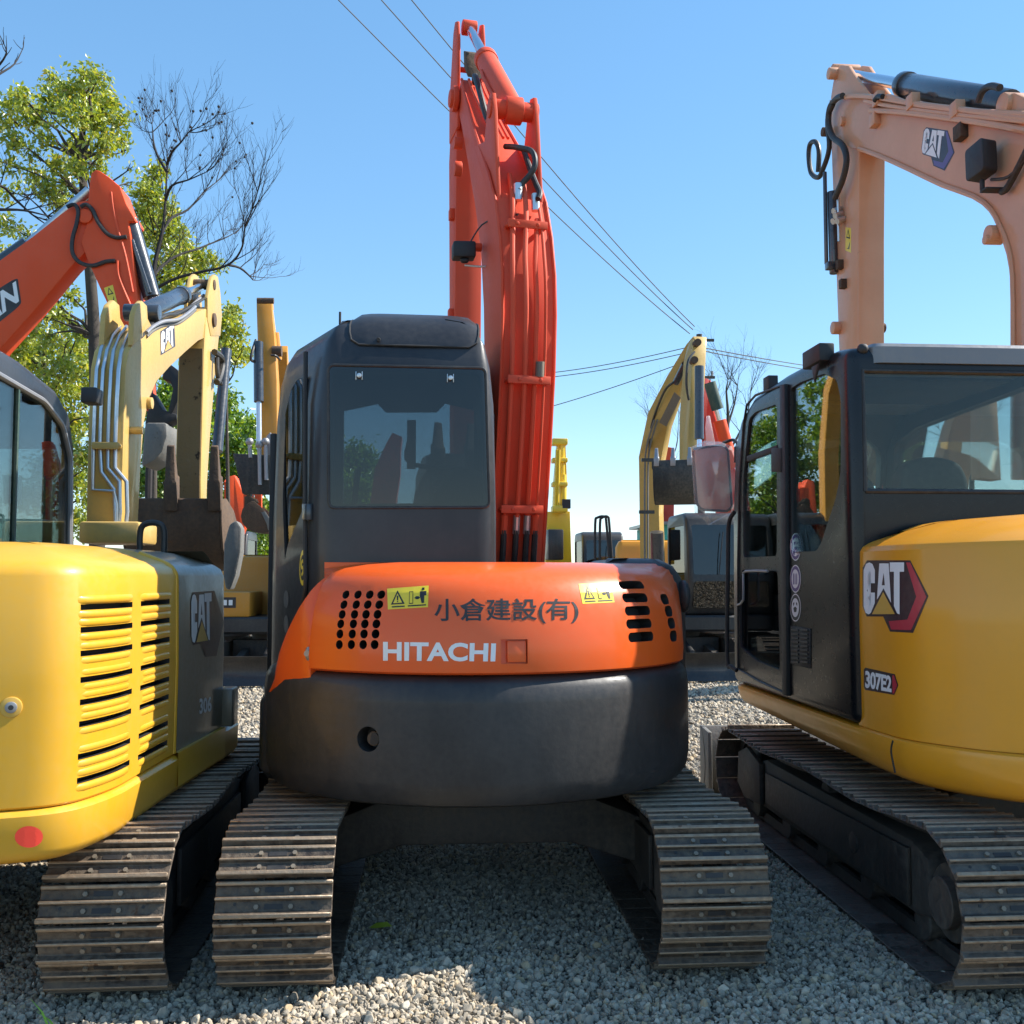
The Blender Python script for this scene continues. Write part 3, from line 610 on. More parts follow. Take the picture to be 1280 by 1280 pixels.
m = MB(); m.tube([(-.16, 5.95, 2.38), (-.15, 5.93, 2.25), (.15, 5.75, 2.20)], .014); m.box(-.17, -.12, 5.9, 5.95, 2.22, 2.5); obj('cab_brace', m, 'black', cab)
fg = [Vector(p) for p in ((-.55, 6.10, 1.45), (.22, 6.07, 1.45), (.22, 6.07, 2.58), (.05, 6.07, 2.62), (.0, 6.07, 2.57), (-.3, 6.09, 2.57), (-.35, 6.1, 2.62), (-.55, 6.10, 2.58))]
cut_window(cab, H, fg, Vector((0, 1, 0)), 'glass', th=.2, gl=.03, name='windscreen')
rg_ = [Vector(p) for p in ((.30, 4.95, 1.85), (.30, 5.9, 1.75), (.30, 5.9, 2.38), (.30, 4.95, 2.38))]
cut_window(cab, H, rg_, Vector((1, 0, 0)), 'glass_dark', th=.08, gl=.02, name='side_window')
# boom ------------------------------------------------------------
F0 = Vector((.49, 5.4, 0)); TH = R(10); FU = Vector((-math.sin(TH), math.cos(TH), 0)); FW = Vector((math.cos(TH), math.sin(TH), 0))
def hb(s, w_, z):
    z += .06*max(0, z-3.6); return F0+FU*s+FW*w_+Vector((0, 0, z))
bo = [(.33, 1.15), (.25, 1.65), (.17, 2.0), (.09, 2.35), (.02, 2.7), (-.01, 3.0), (.0, 3.22), (.06, 3.45), (.17, 3.68), (.34, 3.88), (.62, 4.12), (.95, 4.42), (1.28, 4.74), (1.42, 4.90)]
bi = [(1.55, 4.86), (1.54, 4.74), (1.40, 4.58), (1.1, 4.22), (.78, 3.82), (.58, 3.50), (.48, 3.15), (.45, 2.8), (.56, 2.1), (.68, 1.15)]
def taper(mbp, f0, f1): return mbp
def boomprism(outline, w0, w1, smax, smin=.3, off=0):
    n = len(outline); vs = []
    for sg in (-1, 1):
        for s, z in outline:
            t = min(1, max(0, (s-smin)/(smax-smin))); hw = w0+(w1-w0)*t; vs.append(hb(s, sg*hw+off, z))
    return MB().add(vs, [tuple(range(n))[::-1], tuple(range(n, 2*n))]+[(i, (i+1) % n, n+(i+1) % n, n+i) for i in range(n)])
boom = obj('boom', boomprism(bo+bi, .150, .085, 1.5), ['orange_boom', 'black'], H, bevel=.008, angle=25)
# flange edges: side plates stand proud of the web
m = MB()
for sg in (-1, 1):
    for P in (bo, bi[1:-0][::-1][:-1]):
        pass
    path = [hb(s, sg*(.150+(.085-.150)*min(1, max(0, (s-.3)/1.2)))+sg*-.004, z) for s, z in bo[1:]]
    m.tube(path, .010, n=6, sm=1)
obj('weld_bead', m, 'orange_boom', boom)
# bracket for the arm cylinder
for sg in (-1, 1):
    m = MB(); w0 = sg*.122
    m.slab([hb(s, w0, z) for s, z in ((.16, 3.60), (.26, 4.20), (.30, 4.31), (.37, 4.33), (.42, 4.28), (.50, 4.12), (.78, 4.20))], FW*-.012, FW*.012)
    if sg < 0: pass
    obj('cylinder_bracket', m, 'orange_boom', boom, bevel=.004)
pin = (.34, 4.24)
m = MB(); m.cyl(hb(pin[0], -.145, pin[1]), hb(pin[0], .145, pin[1]), .055, n=20); m.cyl(hb(pin[0], -.05, pin[1]), hb(pin[0], .05, pin[1]), .078, n=20); obj('bracket_pin', m, 'orange_boom', boom, bevel=.006)
CB = hb(pin[0], 0, pin[1]); CT = hb(1.58, 0, 5.33); dv = (CT-CB).normalized(); ln = (CT-CB).length
m = MB(); m.cyl(CB+dv*.03, CB+dv*(ln*.58), .068, n=24); m.cyl(CB+dv*(ln*.54), CB+dv*(ln*.585), .076, n=24)
ac = obj('arm_cylinder', m, 'orange_boom', H, bevel=.006)
obj('piston_rod', MB().cyl(CB+dv*(ln*.55), CT, .032, n=18), 'chrome', ac); obj('rod_eye', MB().cyl(CT-FW*.05, CT+FW*.05, .052, n=18), 'orange_boom', ac, bevel=.005)
obj('cylinder_line', MB().tube([CB+dv*.12-FW*.07, CB+dv*.5-FW*.085, CB+dv*.72-FW*.07], .010, n=8), 'orange_boom', ac)
# arm (stick): two tail plates above, box section below
st_ = [(1.53, 4.78), (1.50, 5.20), (1.53, 5.34), (1.60, 5.37), (1.66, 5.32), (1.75, 5.0), (1.84, 4.6), (1.80, 3.4), (1.76, 1.95), (1.64, 1.95), (1.60, 3.2), (1.58, 4.3)]
arm = MB()
for sg in (-1, 1): arm.slab([hb(s, sg*.088, z) for s, z in ((1.50, 4.62), (1.50, 5.20), (1.53, 5.34), (1.60, 5.37), (1.66, 5.32), (1.80, 4.9), (1.80, 4.62))], FW*-.011, FW*.011)
arm.slab([hb(s, -.092, z) for s, z in ((1.56, 4.78), (1.74, 4.86), (1.84, 4.5), (1.80, 3.4), (1.76, 1.95), (1.64, 1.95), (1.60, 3.2), (1.57, 4.3))], Vector((0, 0, 0)), FW*.184)
arm.cyl(hb(1.6, -.085, 5.05), hb(1.6, .085, 5.05), .02, n=10)
ar = obj('arm', arm, 'orange_boom', H, bevel=.006)
m = MB(); m.cyl(hb(1.50, -.155, 4.80), hb(1.50, .155, 4.80), .060, n=20); m.cyl(hb(1.50, -.135, 4.80), hb(1.50, -.10, 4.80), .085, n=20); m.cyl(hb(1.50, .10, 4.80), hb(1.50, .135, 4.80), .085, n=20); obj('arm_pin', m, 'orange_boom', boom, bevel=.005)
m = MB(); m.cyl(hb(1.36, -.15, 4.45), hb(1.36, -.09, 4.45), .04, n=12); m.cyl(hb(1.40, -.14, 4.30), hb(1.40, -.09, 4.30), .05, n=12)
obj('stop_lug', m, 'orange_boom', boom, bevel=.005)
for z, s in ((4.05, 1.62), (3.38, 1.64)): obj('arm_lug', MB().slab([hb(s, -.125, z), hb(s+.06, -.125, z), hb(s+.06, -.125, z+.07), hb(s, -.125, z+.07)], Vector((0, 0, 0)), FW*.035), 'orange_boom', ar, bevel=.004)
m = MB(); m.cyl(hb(1.66, -.20, 2.92), hb(1.66, .13, 2.92), .055, n=16); m.slab([hb(1.58, -.21, 2.80), hb(1.74, -.21, 2.80), hb(1.74, -.21, 3.0), hb(1.58, -.21, 3.0)], Vector((0, 0, 0)), FW*.10); obj('link_pin', m, 'orange_boom', ar, bevel=.006)
# bucket on the far side
def bucket(parent, pos, u, wv, ang, size, width, mats=('bucket_rust', 'steel'), teeth=4, name='bucket', tooth_mat=None, sides=True, ts=1.0):
    """pos: pin; u: horizontal direction in which the opening would face at angle 0; wv: width direction"""
    up = Vector((0, 0, 1)); c, s = math.cos(ang), math.sin(ang)
    def T(x, z, w_=0): x, z = x*size, z*size; return pos+u*(x*c-z*s)+up*(x*s+z*c)+wv*w_
    prof = [(.02, .02), (-.08, -.06), (-.155, -.2), (-.16, -.36), (-.10, -.50), (.03, -.61), (.20, -.655), (.40, -.635), (.60, -.56)]
    inn = [(.60, -.535), (.40, -.60), (.20, -.62), (.05, -.58), (-.06, -.48), (-.12, -.35), (-.115, -.2), (-.05, -.08), (.05, .0)]
    m = MB().slab([T(x, z, -width/2) for x, z in prof+inn], Vector((0, 0, 0)), wv*width); b = obj(name, m, mats[0], parent, bevel=.004*size, segs=1)
    for sg in (-1, 1):
        m = MB().slab([T(x, z, sg*(width/2+.001)) for x, z in prof[1:]+[(.52, -.36), (.30, -.12), (.06, .02)]], Vector((0, 0, 0)), wv*sg*.018)
        obj('side_plate', m, mats[0], b, bevel=.004)
        if sides: obj('side_cutter', MB().slab([T(x, z, sg*(width/2+.02)) for x, z in ((.58, -.52), (.52, -.36), (.34, -.16), (.26, -.20), (.42, -.42), (.48, -.56))], Vector((0, 0, 0)), wv*sg*.014), mats[1], b, bevel=.004)
        obj('bucket_ear', MB().slab([T(x, z, sg*width*.14) for x, z in ((-.16, -.16), (-.20, .08), (-.12, .15), (-.02, .08), (.05, .09), (.10, .02), (.04, -.04))], Vector((0, 0, 0)), wv*sg*.02), mats[0], b, bevel=.004)
    for k in range(teeth):
        x = -width/2+.035*size+(width-.07*size)*k/(teeth-1); t = MB(); tw = .035*size*(1+(ts-1)*.35)
        for (a, b0, wz) in (((.50, -.575), .050, 1.0), ):
            rings = []
            for f, th, ww in ((0, .035, 1.15), (.12, .045, 1.15), (.13, .035, .9), (.26, .012, .65)):
                px_, pz_ = .52+f*ts, -.57+f*.35*ts; th *= 1+(ts-1)*.4; rings.append([T(px_+th*.3*q, pz_+th*r, x+tw*ww*q2) for q, r, q2 in ((0, -1, -1), (0, -1, 1), (0, 1, 1), (0, 1, -1))])
            t.loft(rings)
        obj('bucket_tooth', t, tooth_mat or mats[0], b, bevel=.006*size, segs=2)
    return b
bucket(H, hb(1.70, 0, 1.98), -FU, FW, R(70), 1.0, .7)
# tubes up the back of the boom
def bs(z):
    P = [(p[1], p[0]) for p in bo]
    for (z0, s0), (z1, s1) in zip(P, P[1:]):
        if z0 <= z <= z1: return s0+(s1-s0)*(z-z0)/(z1-z0)
    return P[-1][1]

for i, (w0, top, wt, zb_) in enumerate(((-.098, 3.86, -.02, 1.95), (-.030, 3.80, .045, 1.78), (.030, 3.55, .075, 1.78), (.078, 3.62, .085, 1.9))):
    pth = []
    for k in range(13):
        z = 1.92+(top-1.92)*k/12; t = max(0, (z-3.3)/(top-3.3)); pth.append(hb(bs(z)-.040-.012*(i % 2), w0+(wt-w0)*t*.8, z))
    obj('hydraulic_tube', MB().tube(pth, .0145 if i < 3 else .009, n=10, sm=3), 'orange_boom', boom)
    obj('hose_ferrule', MB().cyl(hb(bs(1.93)-.045, w0, 1.93), hb(bs(1.83)-.045, w0, 1.83), .020, n=10), 'chrome_dull' if i in (1, 2) else 'orange_boom', boom)
    obj('boom_hose', MB().tube([hb(.155, w0, 1.85), hb(.19, w0, 1.7), hb(.25, w0*1.05, 1.5), hb(.3, w0, 1.3)], .017, n=8), 'rubber', boom)
for z, sx in ((3.50, 1.0), (2.64, 1.0), (1.96, 1.0)):
    s = bs(z)-.062; m = MB(); t = max(0, (z-3.3)/.5)*.5
    m.slab([hb(s-.014, -.125+.07*t, z-.022), hb(s-.014, .110, z-.022), hb(s-.014, .110, z+.022), hb(s-.014, -.125+.07*t, z+.022)], Vector((0, 0, 0)), FU*.012)
    for ww in (-.115+.07*t, .0, .10): m.cyl(hb(s, ww, z), hb(s+.07, ww, z), .014, n=8)
    for ww in (-.06, .055): m.cyl(hb(s-.02, ww, z), hb(s, ww, z), .012, n=6)
    obj('tube_clamp', m, 'orange_boom', boom, bevel=.003)
obj('tube_plug', MB().cyl(hb(-.03, .052, 2.66), hb(-.04, .052, 2.74), .024, n=12), 'bolt', boom)
# black hoses below the bracket
obj('arm_hose', MB().tube([hb(.30, -.055, 4.02), hb(.20, -.01, 3.98), hb(.12, .055, 3.93), hb(.10, .06, 3.84), hb(.14, .0, 3.76), hb(.13, -.022, 3.72)], .0165, n=10, sm=6), 'rubber', boom)
obj('arm_hose', MB().tube([hb(.30, .05, 4.02), hb(.22, .06, 3.9), hb(.14, .075, 3.78), hb(.08, .085, 3.70), hb(.06, .07, 3.66)], .0165, n=10, sm=6), 'rubber', boom)
for w0, z in ((-.022, 3.70), (.068, 3.64)): obj('hose_fitting', MB().cyl(hb(bs(z)-.05, w0, z-.03), hb(bs(z)-.045, w0, z+.06), .024, n=10), 'chrome_dull', boom)
obj('arm_hose', MB().tube([hb(1.30, -.02, 4.83), hb(1.15, -.05, 4.80), hb(.98, -.055, 4.62), hb(.86, -.03, 4.40), hb(.80, .0, 4.36)], .020, n=10, sm=6), 'rubber', boom)
for w0 in (.02, .05, -.03):
    obj('hydraulic_tube', MB().tube([hb(.66, w0, 4.22), hb(.9, w0-.01, 4.44), hb(1.2, w0-.02, 4.72), hb(1.35, w0-.02, 4.87)], .010, n=8), 'orange_boom', boom)
obj('hose_guard', MB().slab([hb(1.30, -.07, 4.86), hb(1.42, -.07, 4.98), hb(1.44, -.07, 5.10), hb(1.36, -.07, 5.05)], Vector((0, 0, 0)), FW*.14), 'bucket_rust', boom, bevel=.006)
# work lamp with wire loop
lp = PY(581, 311, 5.75); m = MB(); m.slab([lp+Vector((a, 0, b)) for a, b in ((-.065, -.045), (.065, -.045), (.065, .05), (-.065, .05))], Vector((0, 0, 0)), Vector((-.01, .10, 0))); m.slab([lp+Vector((a, 0, b)) for a, b in ((-.02, -.07), (.02, -.07), (.03, -.045), (-.03, -.045))], Vector((0, .02, 0)), Vector((0, .06, 0)))
wl = obj('work_lamp', m, 'black', boom, bevel=.012)
obj('lamp_bracket', MB().tube([lp+Vector((.0, .05, -.08)), lp+Vector((.12, .05, -.085)), lp+Vector((.165, .06, -.05)), lp+Vector((.17, .1, .1)), lp+Vector((.20, .15, .11))], .006, n=6), 'chrome_dull', wl)
obj('lamp_cable', MB().tube([lp+Vector((.02, .08, .04)), lp+Vector((.10, .05, .16)), lp+Vector((.2, -.1, .15)), lp+Vector((.28, -.3, .10))], .005, n=6), 'rubber', wl)
m = MB(); m.cyl(hb(.52, -.145, 3.52), hb(.52, -.20, 3.52), .025, n=12); m.cyl(hb(.50, -.145, 2.75), hb(.50, -.20, 2.75), .05, n=14); obj('boom_lug', m, 'orange_boom', boom, bevel=.004)
# boom foot bracket
m = MB(); m.box(.28, .72, 5.3, 6.0, .9, 1.35); obj('boom_foot', m, 'charcoal', H, bevel=.02)
# ================================================================ yellow excavator at the left edge
E6 = thing('excavator', 'bright yellow excavator at the left edge with slatted engine cover and red dot', 'excavator', (-2.05, 5.3, 0), group='excavators parked in the front row')
undercarriage(E6, -1.955, 3.92, 6.65, 1.94, .45)
EP = rounded([(-2.95, 3.96), (-2.72, 3.72), (-2.1, 3.62), (-1.62, 3.65), (-1.29, 3.75), (-1.20, 4.02), (-1.17, 4.75), (-1.115, 5.62), (-1.15, 5.72), (-2.95, 5.72)], .16, 7)
RP = [p if p.y < 5.3 else Vector((p.x+(.012 if p.x > -2 else 0), p.y+.30)) for p in EP]
rim = obj('counterweight', plan_loft(RP, [(.60, .06), (.62, .02), (.65, 0), (.77, -.004), (.785, .01), (.79, .03)]), ['yellow', 'black'], E6)
# hood in two materials: yellow up to Y = 4.62, grey panel ahead of it
def clip(P, y0, y1):
    out = []; n = len(P)
    for i in range(n):
        a, b = P[i], P[(i+1) % n]
        if y0 <= a.y <= y1: out.append(Vector(a[:2]))
        for yc in (y0, y1):
            if (a.y-yc)*(b.y-yc) < 0: t = (yc-a.y)/(b.y-a.y); out.append(Vector((a.x+(b.x-a.x)*t, yc)))
    return out
EPv = [Vector(p[:2]) for p in offset_plan(EP, .02)]
lv6 = [(.792, 0), (.80, -.008), (1.2, -.012), (1.60, -.004), (1.635, .012), (1.66, .05), (1.715, .20), (1.728, .27)]
def part_loft(P, levels, y0, y1):
    rings = []
    base = clip(P, y0, y1)
    for z, d in levels:
        q = offset_plan(P, d) if d else P
        # clip by parameter so every ring keeps the same count
        rings.append([Vector((b.x, min(max(b.y, y0), y1), z)) for b in [q[i] for i in range(len(P))]])
    return MB().loft(rings)
def halve(o, y, keep):
    bm = bmesh.new(); bm.from_mesh(o.data); bmesh.ops.bisect_plane(bm, geom=bm.verts[:]+bm.edges[:]+bm.faces[:], plane_co=(0, y-ORG[o.name].y, 0), plane_no=(0, keep, 0), clear_inner=True)
    bmesh.ops.holes_fill(bm, edges=[e for e in bm.edges if e.is_boundary]); bmesh.ops.recalc_face_normals(bm, faces=bm.faces[:])
    bm.to_mesh(o.data); bm.free(); o.data.polygons.foreach_set('use_smooth', [True]*len(o.data.polygons)); o.data.set_sharp_from_angle(angle=R(40)); return o
hy = halve(obj('engine_cover', plan_loft(EPv, lv6), ['yellow', 'black'], E6), 4.82, -1)
hy_b = bvh_of([hy])
hg = halve(obj('side_panel', plan_loft(EPv, [(z, d+.003) for z, d in lv6]), 'grey_panel', E6), 4.832, 1)
sm = MB(); 
def side_path(z, y0, y1, off, n=14):
    """points along the outer plan of the cover between two y (right rear corner), pushed outward by off"""
    q = offset_plan(EPv, -.010-off); i0 = max(range(len(q)), key=lambda i: q[i].y if q[i].x > -1.3 and q[i].y < 5 else -9)
    seg = [p for p in q if p.x > -1.75]; seg.sort(key=lambda p: (p.y, p.x)); seg = sorted(seg, key=lambda p: math.atan2(p.y-5.1, p.x+2.3))
    P = []; L = 0; pts = [(p.x, p.y) for p in seg]; D = [0]
    for a, b in zip(pts, pts[1:]): L += math.dist(a, b); D.append(L)
    def at(yv):
        for k in range(len(pts)-1):
            a, b = pts[k], pts[k+1]
            if (a[1]-yv)*(b[1]-yv) <= 0 and a[1] != b[1]: t = (yv-a[1])/(b[1]-a[1]); return D[k]+(D[k+1]-D[k])*t
        return 0
    d0, d1 = at(y0), at(y1)
    for k in range(n):
        d = d0+(d1-d0)*k/(n-1); j = 0
        while j < len(D)-2 and D[j+1] < d: j += 1
        t = (d-D[j])/max(1e-9, D[j+1]-D[j]); P.append(Vector((pts[j][0]+(pts[j+1][0]-pts[j][0])*t, pts[j][1]+(pts[j+1][1]-pts[j][1])*t, z)))
    return P
bvs6 = bvh_of([hg]); sp6 = []
for z in (.80, 1.0, 1.2, 1.4, 1.58, 1.62, 1.65, 1.68, 1.70):
    h = bvs6.ray_cast(Vector((0, 4.85, z)), Vector((-1, 0, 0)))
    if h[0]: sp6.append(h[0])
obj('panel_gap', MB().tube([p+Vector((-.002, -.025, 0)) for p in sp6], .005, n=6, sm=1), 'black', hy)
obj('panel_ridge', MB().tube([p+Vector((-.008, -.055, 0)) for p in sp6], .016, n=8, sm=2), 'yellow', hy)
bvt6 = bvh_of([hy]); sq6 = []
for y in (3.72, 3.8, 3.9, 4.1, 4.4):
    h = bvt6.ray_cast(Vector((-1.62-(y-3.7)*.5, y, 3)), Vector((0, 0, -1)))
    if h[0]: sq6.append(h[0])
obj('cover_gap', MB().tube(sq6, .004, n=6, sm=1), 'black', hy)
ZR = [1.487, 1.405, 1.32, 1.225, 1.145, 1.067, .951, .866]
cut = MB(); ribs = MB()
for z in ZR:
    for y0, y1 in ((3.83, 4.20), (4.30, 4.69)):
        a = side_path(z, y0, y1, .03); b = side_path(z, y0, y1, -.05); h_ = .0105
        rings = [[p+Vector((0, 0, -h_)), q+Vector((0, 0, -h_)), q+Vector((0, 0, h_)), p+Vector((0, 0, h_))] for p, q in zip(a, b)]
        cut.loft(rings)
boolean(hy, cut, 'black', angle=40)
for z in ZR:
    for y0, y1 in ((3.80, 4.225), (4.275, 4.74)):
        for dz in (-.0265, .0265):
            a = side_path(z+dz, y0, y1, -.004, 18); ribs = MB(); rings = []
            for k, p in enumerate(a):
                e = min(1, min(k, 17-k)/2.5); c = Vector((-2.2, 4.6, p.z)); nn = (p-c); nn.z = 0; nn.normalize()
                rings.append([p+nn*(-.005+.015*e*math.cos(t))+Vector((0, 0, .0165*math.sin(t))) for t in [2*math.pi*i/10 for i in range(10)]])
            obj('louvre', MB().loft(rings), 'yellow', hy, angle=60)
obj('vent_liner', MB().loft([[p+Vector((0, 0, z-1)) for p in side_path(1, 3.74, 4.78, -.07)] for z in (.82, 1.56)], c0=False, c1=False, closed=False), 'black', hy)
bvy = bvh_of([hy]); h = bvy.ray_cast(CO, ray(14, 884))
if h[0]:
    n = h[1]; lk = obj('cover_lock', MB().cyl(h[0]-n*.004, h[0]+n*.006, .036, n=24), 'triangle_print', hy, bevel=.004); obj('lock_barrel', MB().cyl(h[0], h[0]+n*.012, .020, n=18), 'steel', lk, bevel=.003); obj('lock_keyway', MB().cyl(h[0], h[0]+n*.014, .009, n=10), 'black', lk)
bvr = bvh_of([rim]); decal('red_dot', flat_mesh([oval(28)], .2), ((19, 1060), (54, 1059), (53.5, 1032), (18, 1033)), bvr, 'red_dot', rim, .002)
bvg = bvh_of([hg]); cat_logo(((239, 804), (264.5, 800), (264, 741), (238.5, 743)), bvg, hg, hexa=True, red='dark_print')
decal('model_lettering', text_flat('306', .03), ((249, 893), (264, 889), (264, 870), (249, 873)), bvg, 'white_print', hg)
obj('counterweight_seam', MB().tube([PY(172, 988, 4.28), PY(166, 1029, 4.26)], .004, n=6), 'black', rim)
obj('grey_sill', MB().loft([[p+Vector((0, 0, z)) for p in offr] for z, offr in ((.0, side_path(.648, 4.80, 5.6, .016)), (.0, side_path(.80, 4.80, 5.6, .016)), (.0, side_path(.80, 4.80, 5.6, -.03)), (0, side_path(.648, 4.80, 5.6, -.03)), (.0, side_path(.648, 4.80, 5.6, .016)))], c0=False, c1=False, closed=False), 'yellow', rim)
m = MB(); m.box(-1.15, -1.075, 5.60, 5.75, .80, 1.0); obj('step_box', m, 'grey_panel', E6, bevel=.01)
obj('tie_loop', MB().tube([(-1.52, 5.4, 1.68), (-1.52, 5.4, 1.83), (-1.49, 5.4, 1.87), (-1.43, 5.4, 1.87), (-1.40, 5.4, 1.83), (-1.40, 5.4, 1.68)], .016, n=8), 'rubber', E6)
# cab: right side in view
CS = -2.13
prof = [(4.55, 1.0), (6.30, 1.0), (6.28, 1.6), (6.22, 2.35), (6.12, 2.56), (5.9, 2.66), (5.4, 2.72), (4.9, 2.74), (4.62, 2.70), (4.55, 2.55)]
m = MB().slab([Vector((-2.95, y, z)) for y, z in prof], Vector((0, 0, 0)), Vector((.82, 0, 0)))
cab6 = obj('cab', m, ['charcoal_cab', 'black'], E6, bevel=.07, segs=4)
pi = [(4.61, 1.1), (6.22, 1.1), (6.16, 2.3), (6.06, 2.5), (5.85, 2.6), (4.68, 2.64)]
boolean(cab6, MB().slab([Vector((-2.89, y, z)) for y, z in pi], Vector((0, 0, 0)), Vector((.71, 0, 0))), 'black')
side = rounded([Vector((CS, y, z)) for y, z in ((4.72, 1.35), (6.17, 1.35), (6.12, 2.28), (5.98, 2.46), (5.7, 2.55), (4.72, 2.60))], .05)
cut_window(cab6, E6, side, Vector((1, 0, 0)), 'glass_cab', th=.1, gl=.008, name='side_window')
obj('window_frame', MB().tube(side+[side[0]], .016, n=8, sm=1), 'steel', cab6)
obj('window_divider', MB().box(CS-.02, CS+.004, 5.345, 5.365, 1.35, 2.58), 'green_boot', cab6)
for rct in (((4.72, 1.4), (6.2, 2.45), Vector((-1, 0, 0)), -2.95),):
    w_ = rounded([Vector((-2.95, y, z)) for y, z in ((4.75, 1.5), (6.1, 1.5), (6.05, 2.4), (4.75, 2.5))], .05); cut_window(cab6, E6, w_, Vector((-1, 0, 0)), 'glass_cab', th=.1, gl=.02, name='door_window')
w_ = rounded([Vector((x, 6.26, z)) for x, z in ((-2.87, 1.3), (-2.21, 1.3), (-2.21, 2.35), (-2.87, 2.35))], .04); cut_window(cab6, E6, w_, Vector((0, 1, 0)), 'glass', th=.2, gl=.05, name='windscreen')
w_ = rounded([Vector((x, 4.55, z)) for x, z in ((-2.87, 1.9), (-2.21, 1.9), (-2.21, 2.5), (-2.87, 2.5))], .04); cut_window(cab6, E6, w_, Vector((0, -1, 0)), 'glass', th=.1, gl=.02, name='rear_window')
m = MB(); m.box(-2.75, -2.35, 5.0, 5.12, 1.2, 2.0); m.box(-2.75, -2.35, 5.0, 5.5, 1.2, 1.45); obj('seat', m, 'seat', cab6, bevel=.06, segs=3)
m = MB(); m.sphere((-2.28, 5.75, 1.62), .10); m.box(-2.33, -2.22, 5.5, 6.1, 1.2, 1.5); m.cyl((-2.25, 5.95, 1.5), (-2.25, 5.95, 1.72), .012); obj('control_console', m, 'seat', cab6, bevel=.01)
for L_ in ([(4, 629), (27, 631), (27, 597), (4, 593)], [(-30, 625), (2, 653), (2, 622), (-30, 590)]): obj('notice_sheet', MB().slab([PX(x, y, CS-.018) for x, y in L_], Vector((0, 0, 0)), Vector((.002, 0, 0))), 'paper', cab6, smooth=False)
m = MB(); q = PX(105, 490, -2.0); m.box(q.x-.02, q.x+.07, q.y, q.y+.12, q.z-.06, q.z+.03); obj('work_lamp', m, 'black', E6, bevel=.01)
# boom: right side face lies at x = -1.95
BX = -1.95
def onb(L, X): return [PX(x, y, X) for x, y in L]
upe = [(152, 668), (153, 600), (155, 520), (157, 461), (161, 440), (169, 425), (180, 415), (195, 409), (215, 400), (240, 392), (258, 386), (266, 384)]
loe = [(272, 395), (271, 412), (262, 420), (248, 426), (232, 440), (212, 459), (196, 477), (186, 500), (180, 530), (176, 580), (172, 668)]
O = onb(upe+loe, BX)
boom6 = obj('boom', MB().slab(O, Vector((0, 0, 0)), Vector((-.215, 0, 0))), ['yellow_pale', 'black'], E6, bevel=.008, angle=25)
bv6 = bvh_of([boom6]); cat_logo(((201.5, 442), (218, 432), (217, 405), (201, 415)), bv6, boom6, hexa=False)
# arm
for dx in (.011, -.160): obj('tail_plate', MB().slab(onb([(263, 347), (267, 343), (271, 346), (274, 366), (276, 395), (274, 420), (262, 420), (258, 400), (258, 372)], BX), Vector((dx, 0, 0)), Vector((dx-.028, 0, 0))), 'yellow_pale', E6, bevel=.004)
o2 = onb([(259, 392), (275, 392), (275, 400), (273, 420), (268, 470), (262, 540), (258, 604), (257, 640), (250, 650), (250, 600), (252, 520), (254, 440), (256, 405)], BX+.0)
arm6 = obj('arm', MB().slab(o2, Vector((.006, 0, 0)), Vector((-.20, 0, 0))), 'yellow_pale', E6, bevel=.006, angle=25)
# worn rear face of the arm
m = MB(); rg = [[q+Vector((-.003, -.012, 0)), q+Vector((-.003, .03, 0)), q+Vector((-.19, .03, 0)), q+Vector((-.19, -.012, 0))] for q in onb([(254, 436), (253.2, 480), (252, 520), (250, 600), (250, 648)], BX)]
obj('wear_plate', m.loft(rg), 'mud', arm6)
m = MB(); pp = PX(265, 400, BX); m.cyl(pp+Vector((.03, 0, 0)), pp-Vector((.26, 0, 0)), .06, n=16); pp = PX(266, 356, BX); m.cyl(pp+Vector((.02, 0, 0)), pp-Vector((.22, 0, 0)), .045, n=16); pp = PX(186, 574, BX)
obj('arm_pin', m, 'bucket_rust', boom6, bevel=.004)
obj('boom_lug', MB().cyl(PX(185, 504, BX)-Vector((.01, 0, 0)), PX(185, 504, BX)+Vector((.03, 0, 0)), .04, n=16), 'yellow_pale', boom6, bevel=.004)
# twin ears and cylinder on top
for dx in (.01, -.17):
    e = onb([(164, 432), (166, 395), (170, 382), (176, 376), (182, 382), (183, 398), (190, 412), (178, 420)], BX); obj('cylinder_bracket', MB().slab(e, Vector((dx, 0, 0)), Vector((dx-.035, 0, 0))), 'yellow_pale', boom6, bevel=.006)
a, b = PX(178, 391, BX-.1), PX(263, 353, BX-.1); d = (b-a)
m = MB().cyl(a, a+d*.52, .066, n=20); m.cyl(a+d*.49, a+d*.53, .074, n=20); m.cyl(a-Vector((.12, 0, 0)), a+Vector((.12, 0, 0)), .06, n=16); c6 = obj('arm_cylinder', m, 'cylinder_black', E6, bevel=.006)
obj('piston_rod', MB().cyl(a+d*.5, b, .036, n=16), 'chrome', c6)
for k, dz in enumerate((-.10, -.16, -.07)):
    q = [PX(x, y, BX-.03+.03*k)+Vector((0, 0, dz*.3)) for x, y in ((183, 412), (192, 404), (205, 398), (222, 396), (235, 388), (244, 380))]; obj('cylinder_hose', MB().tube(q, .013, n=8), ('rubber', 'bucket_grey', 'steel')[k], boom6)
for k in range(4):
    rs_ = random.Random(k+3); q = [PX(x+rs_.uniform(-2, 2), y+rs_.uniform(-4, 4), BX-.02-.035*k) for x, y in ((186, 408), (196, 400), (208, 397), (222, 390), (234, 388), (247, 377), (256, 372))]; obj('cylinder_hose', MB().tube(q, .012, n=8), ('rubber', 'steel', 'rubber', 'chrome_dull')[k], boom6)
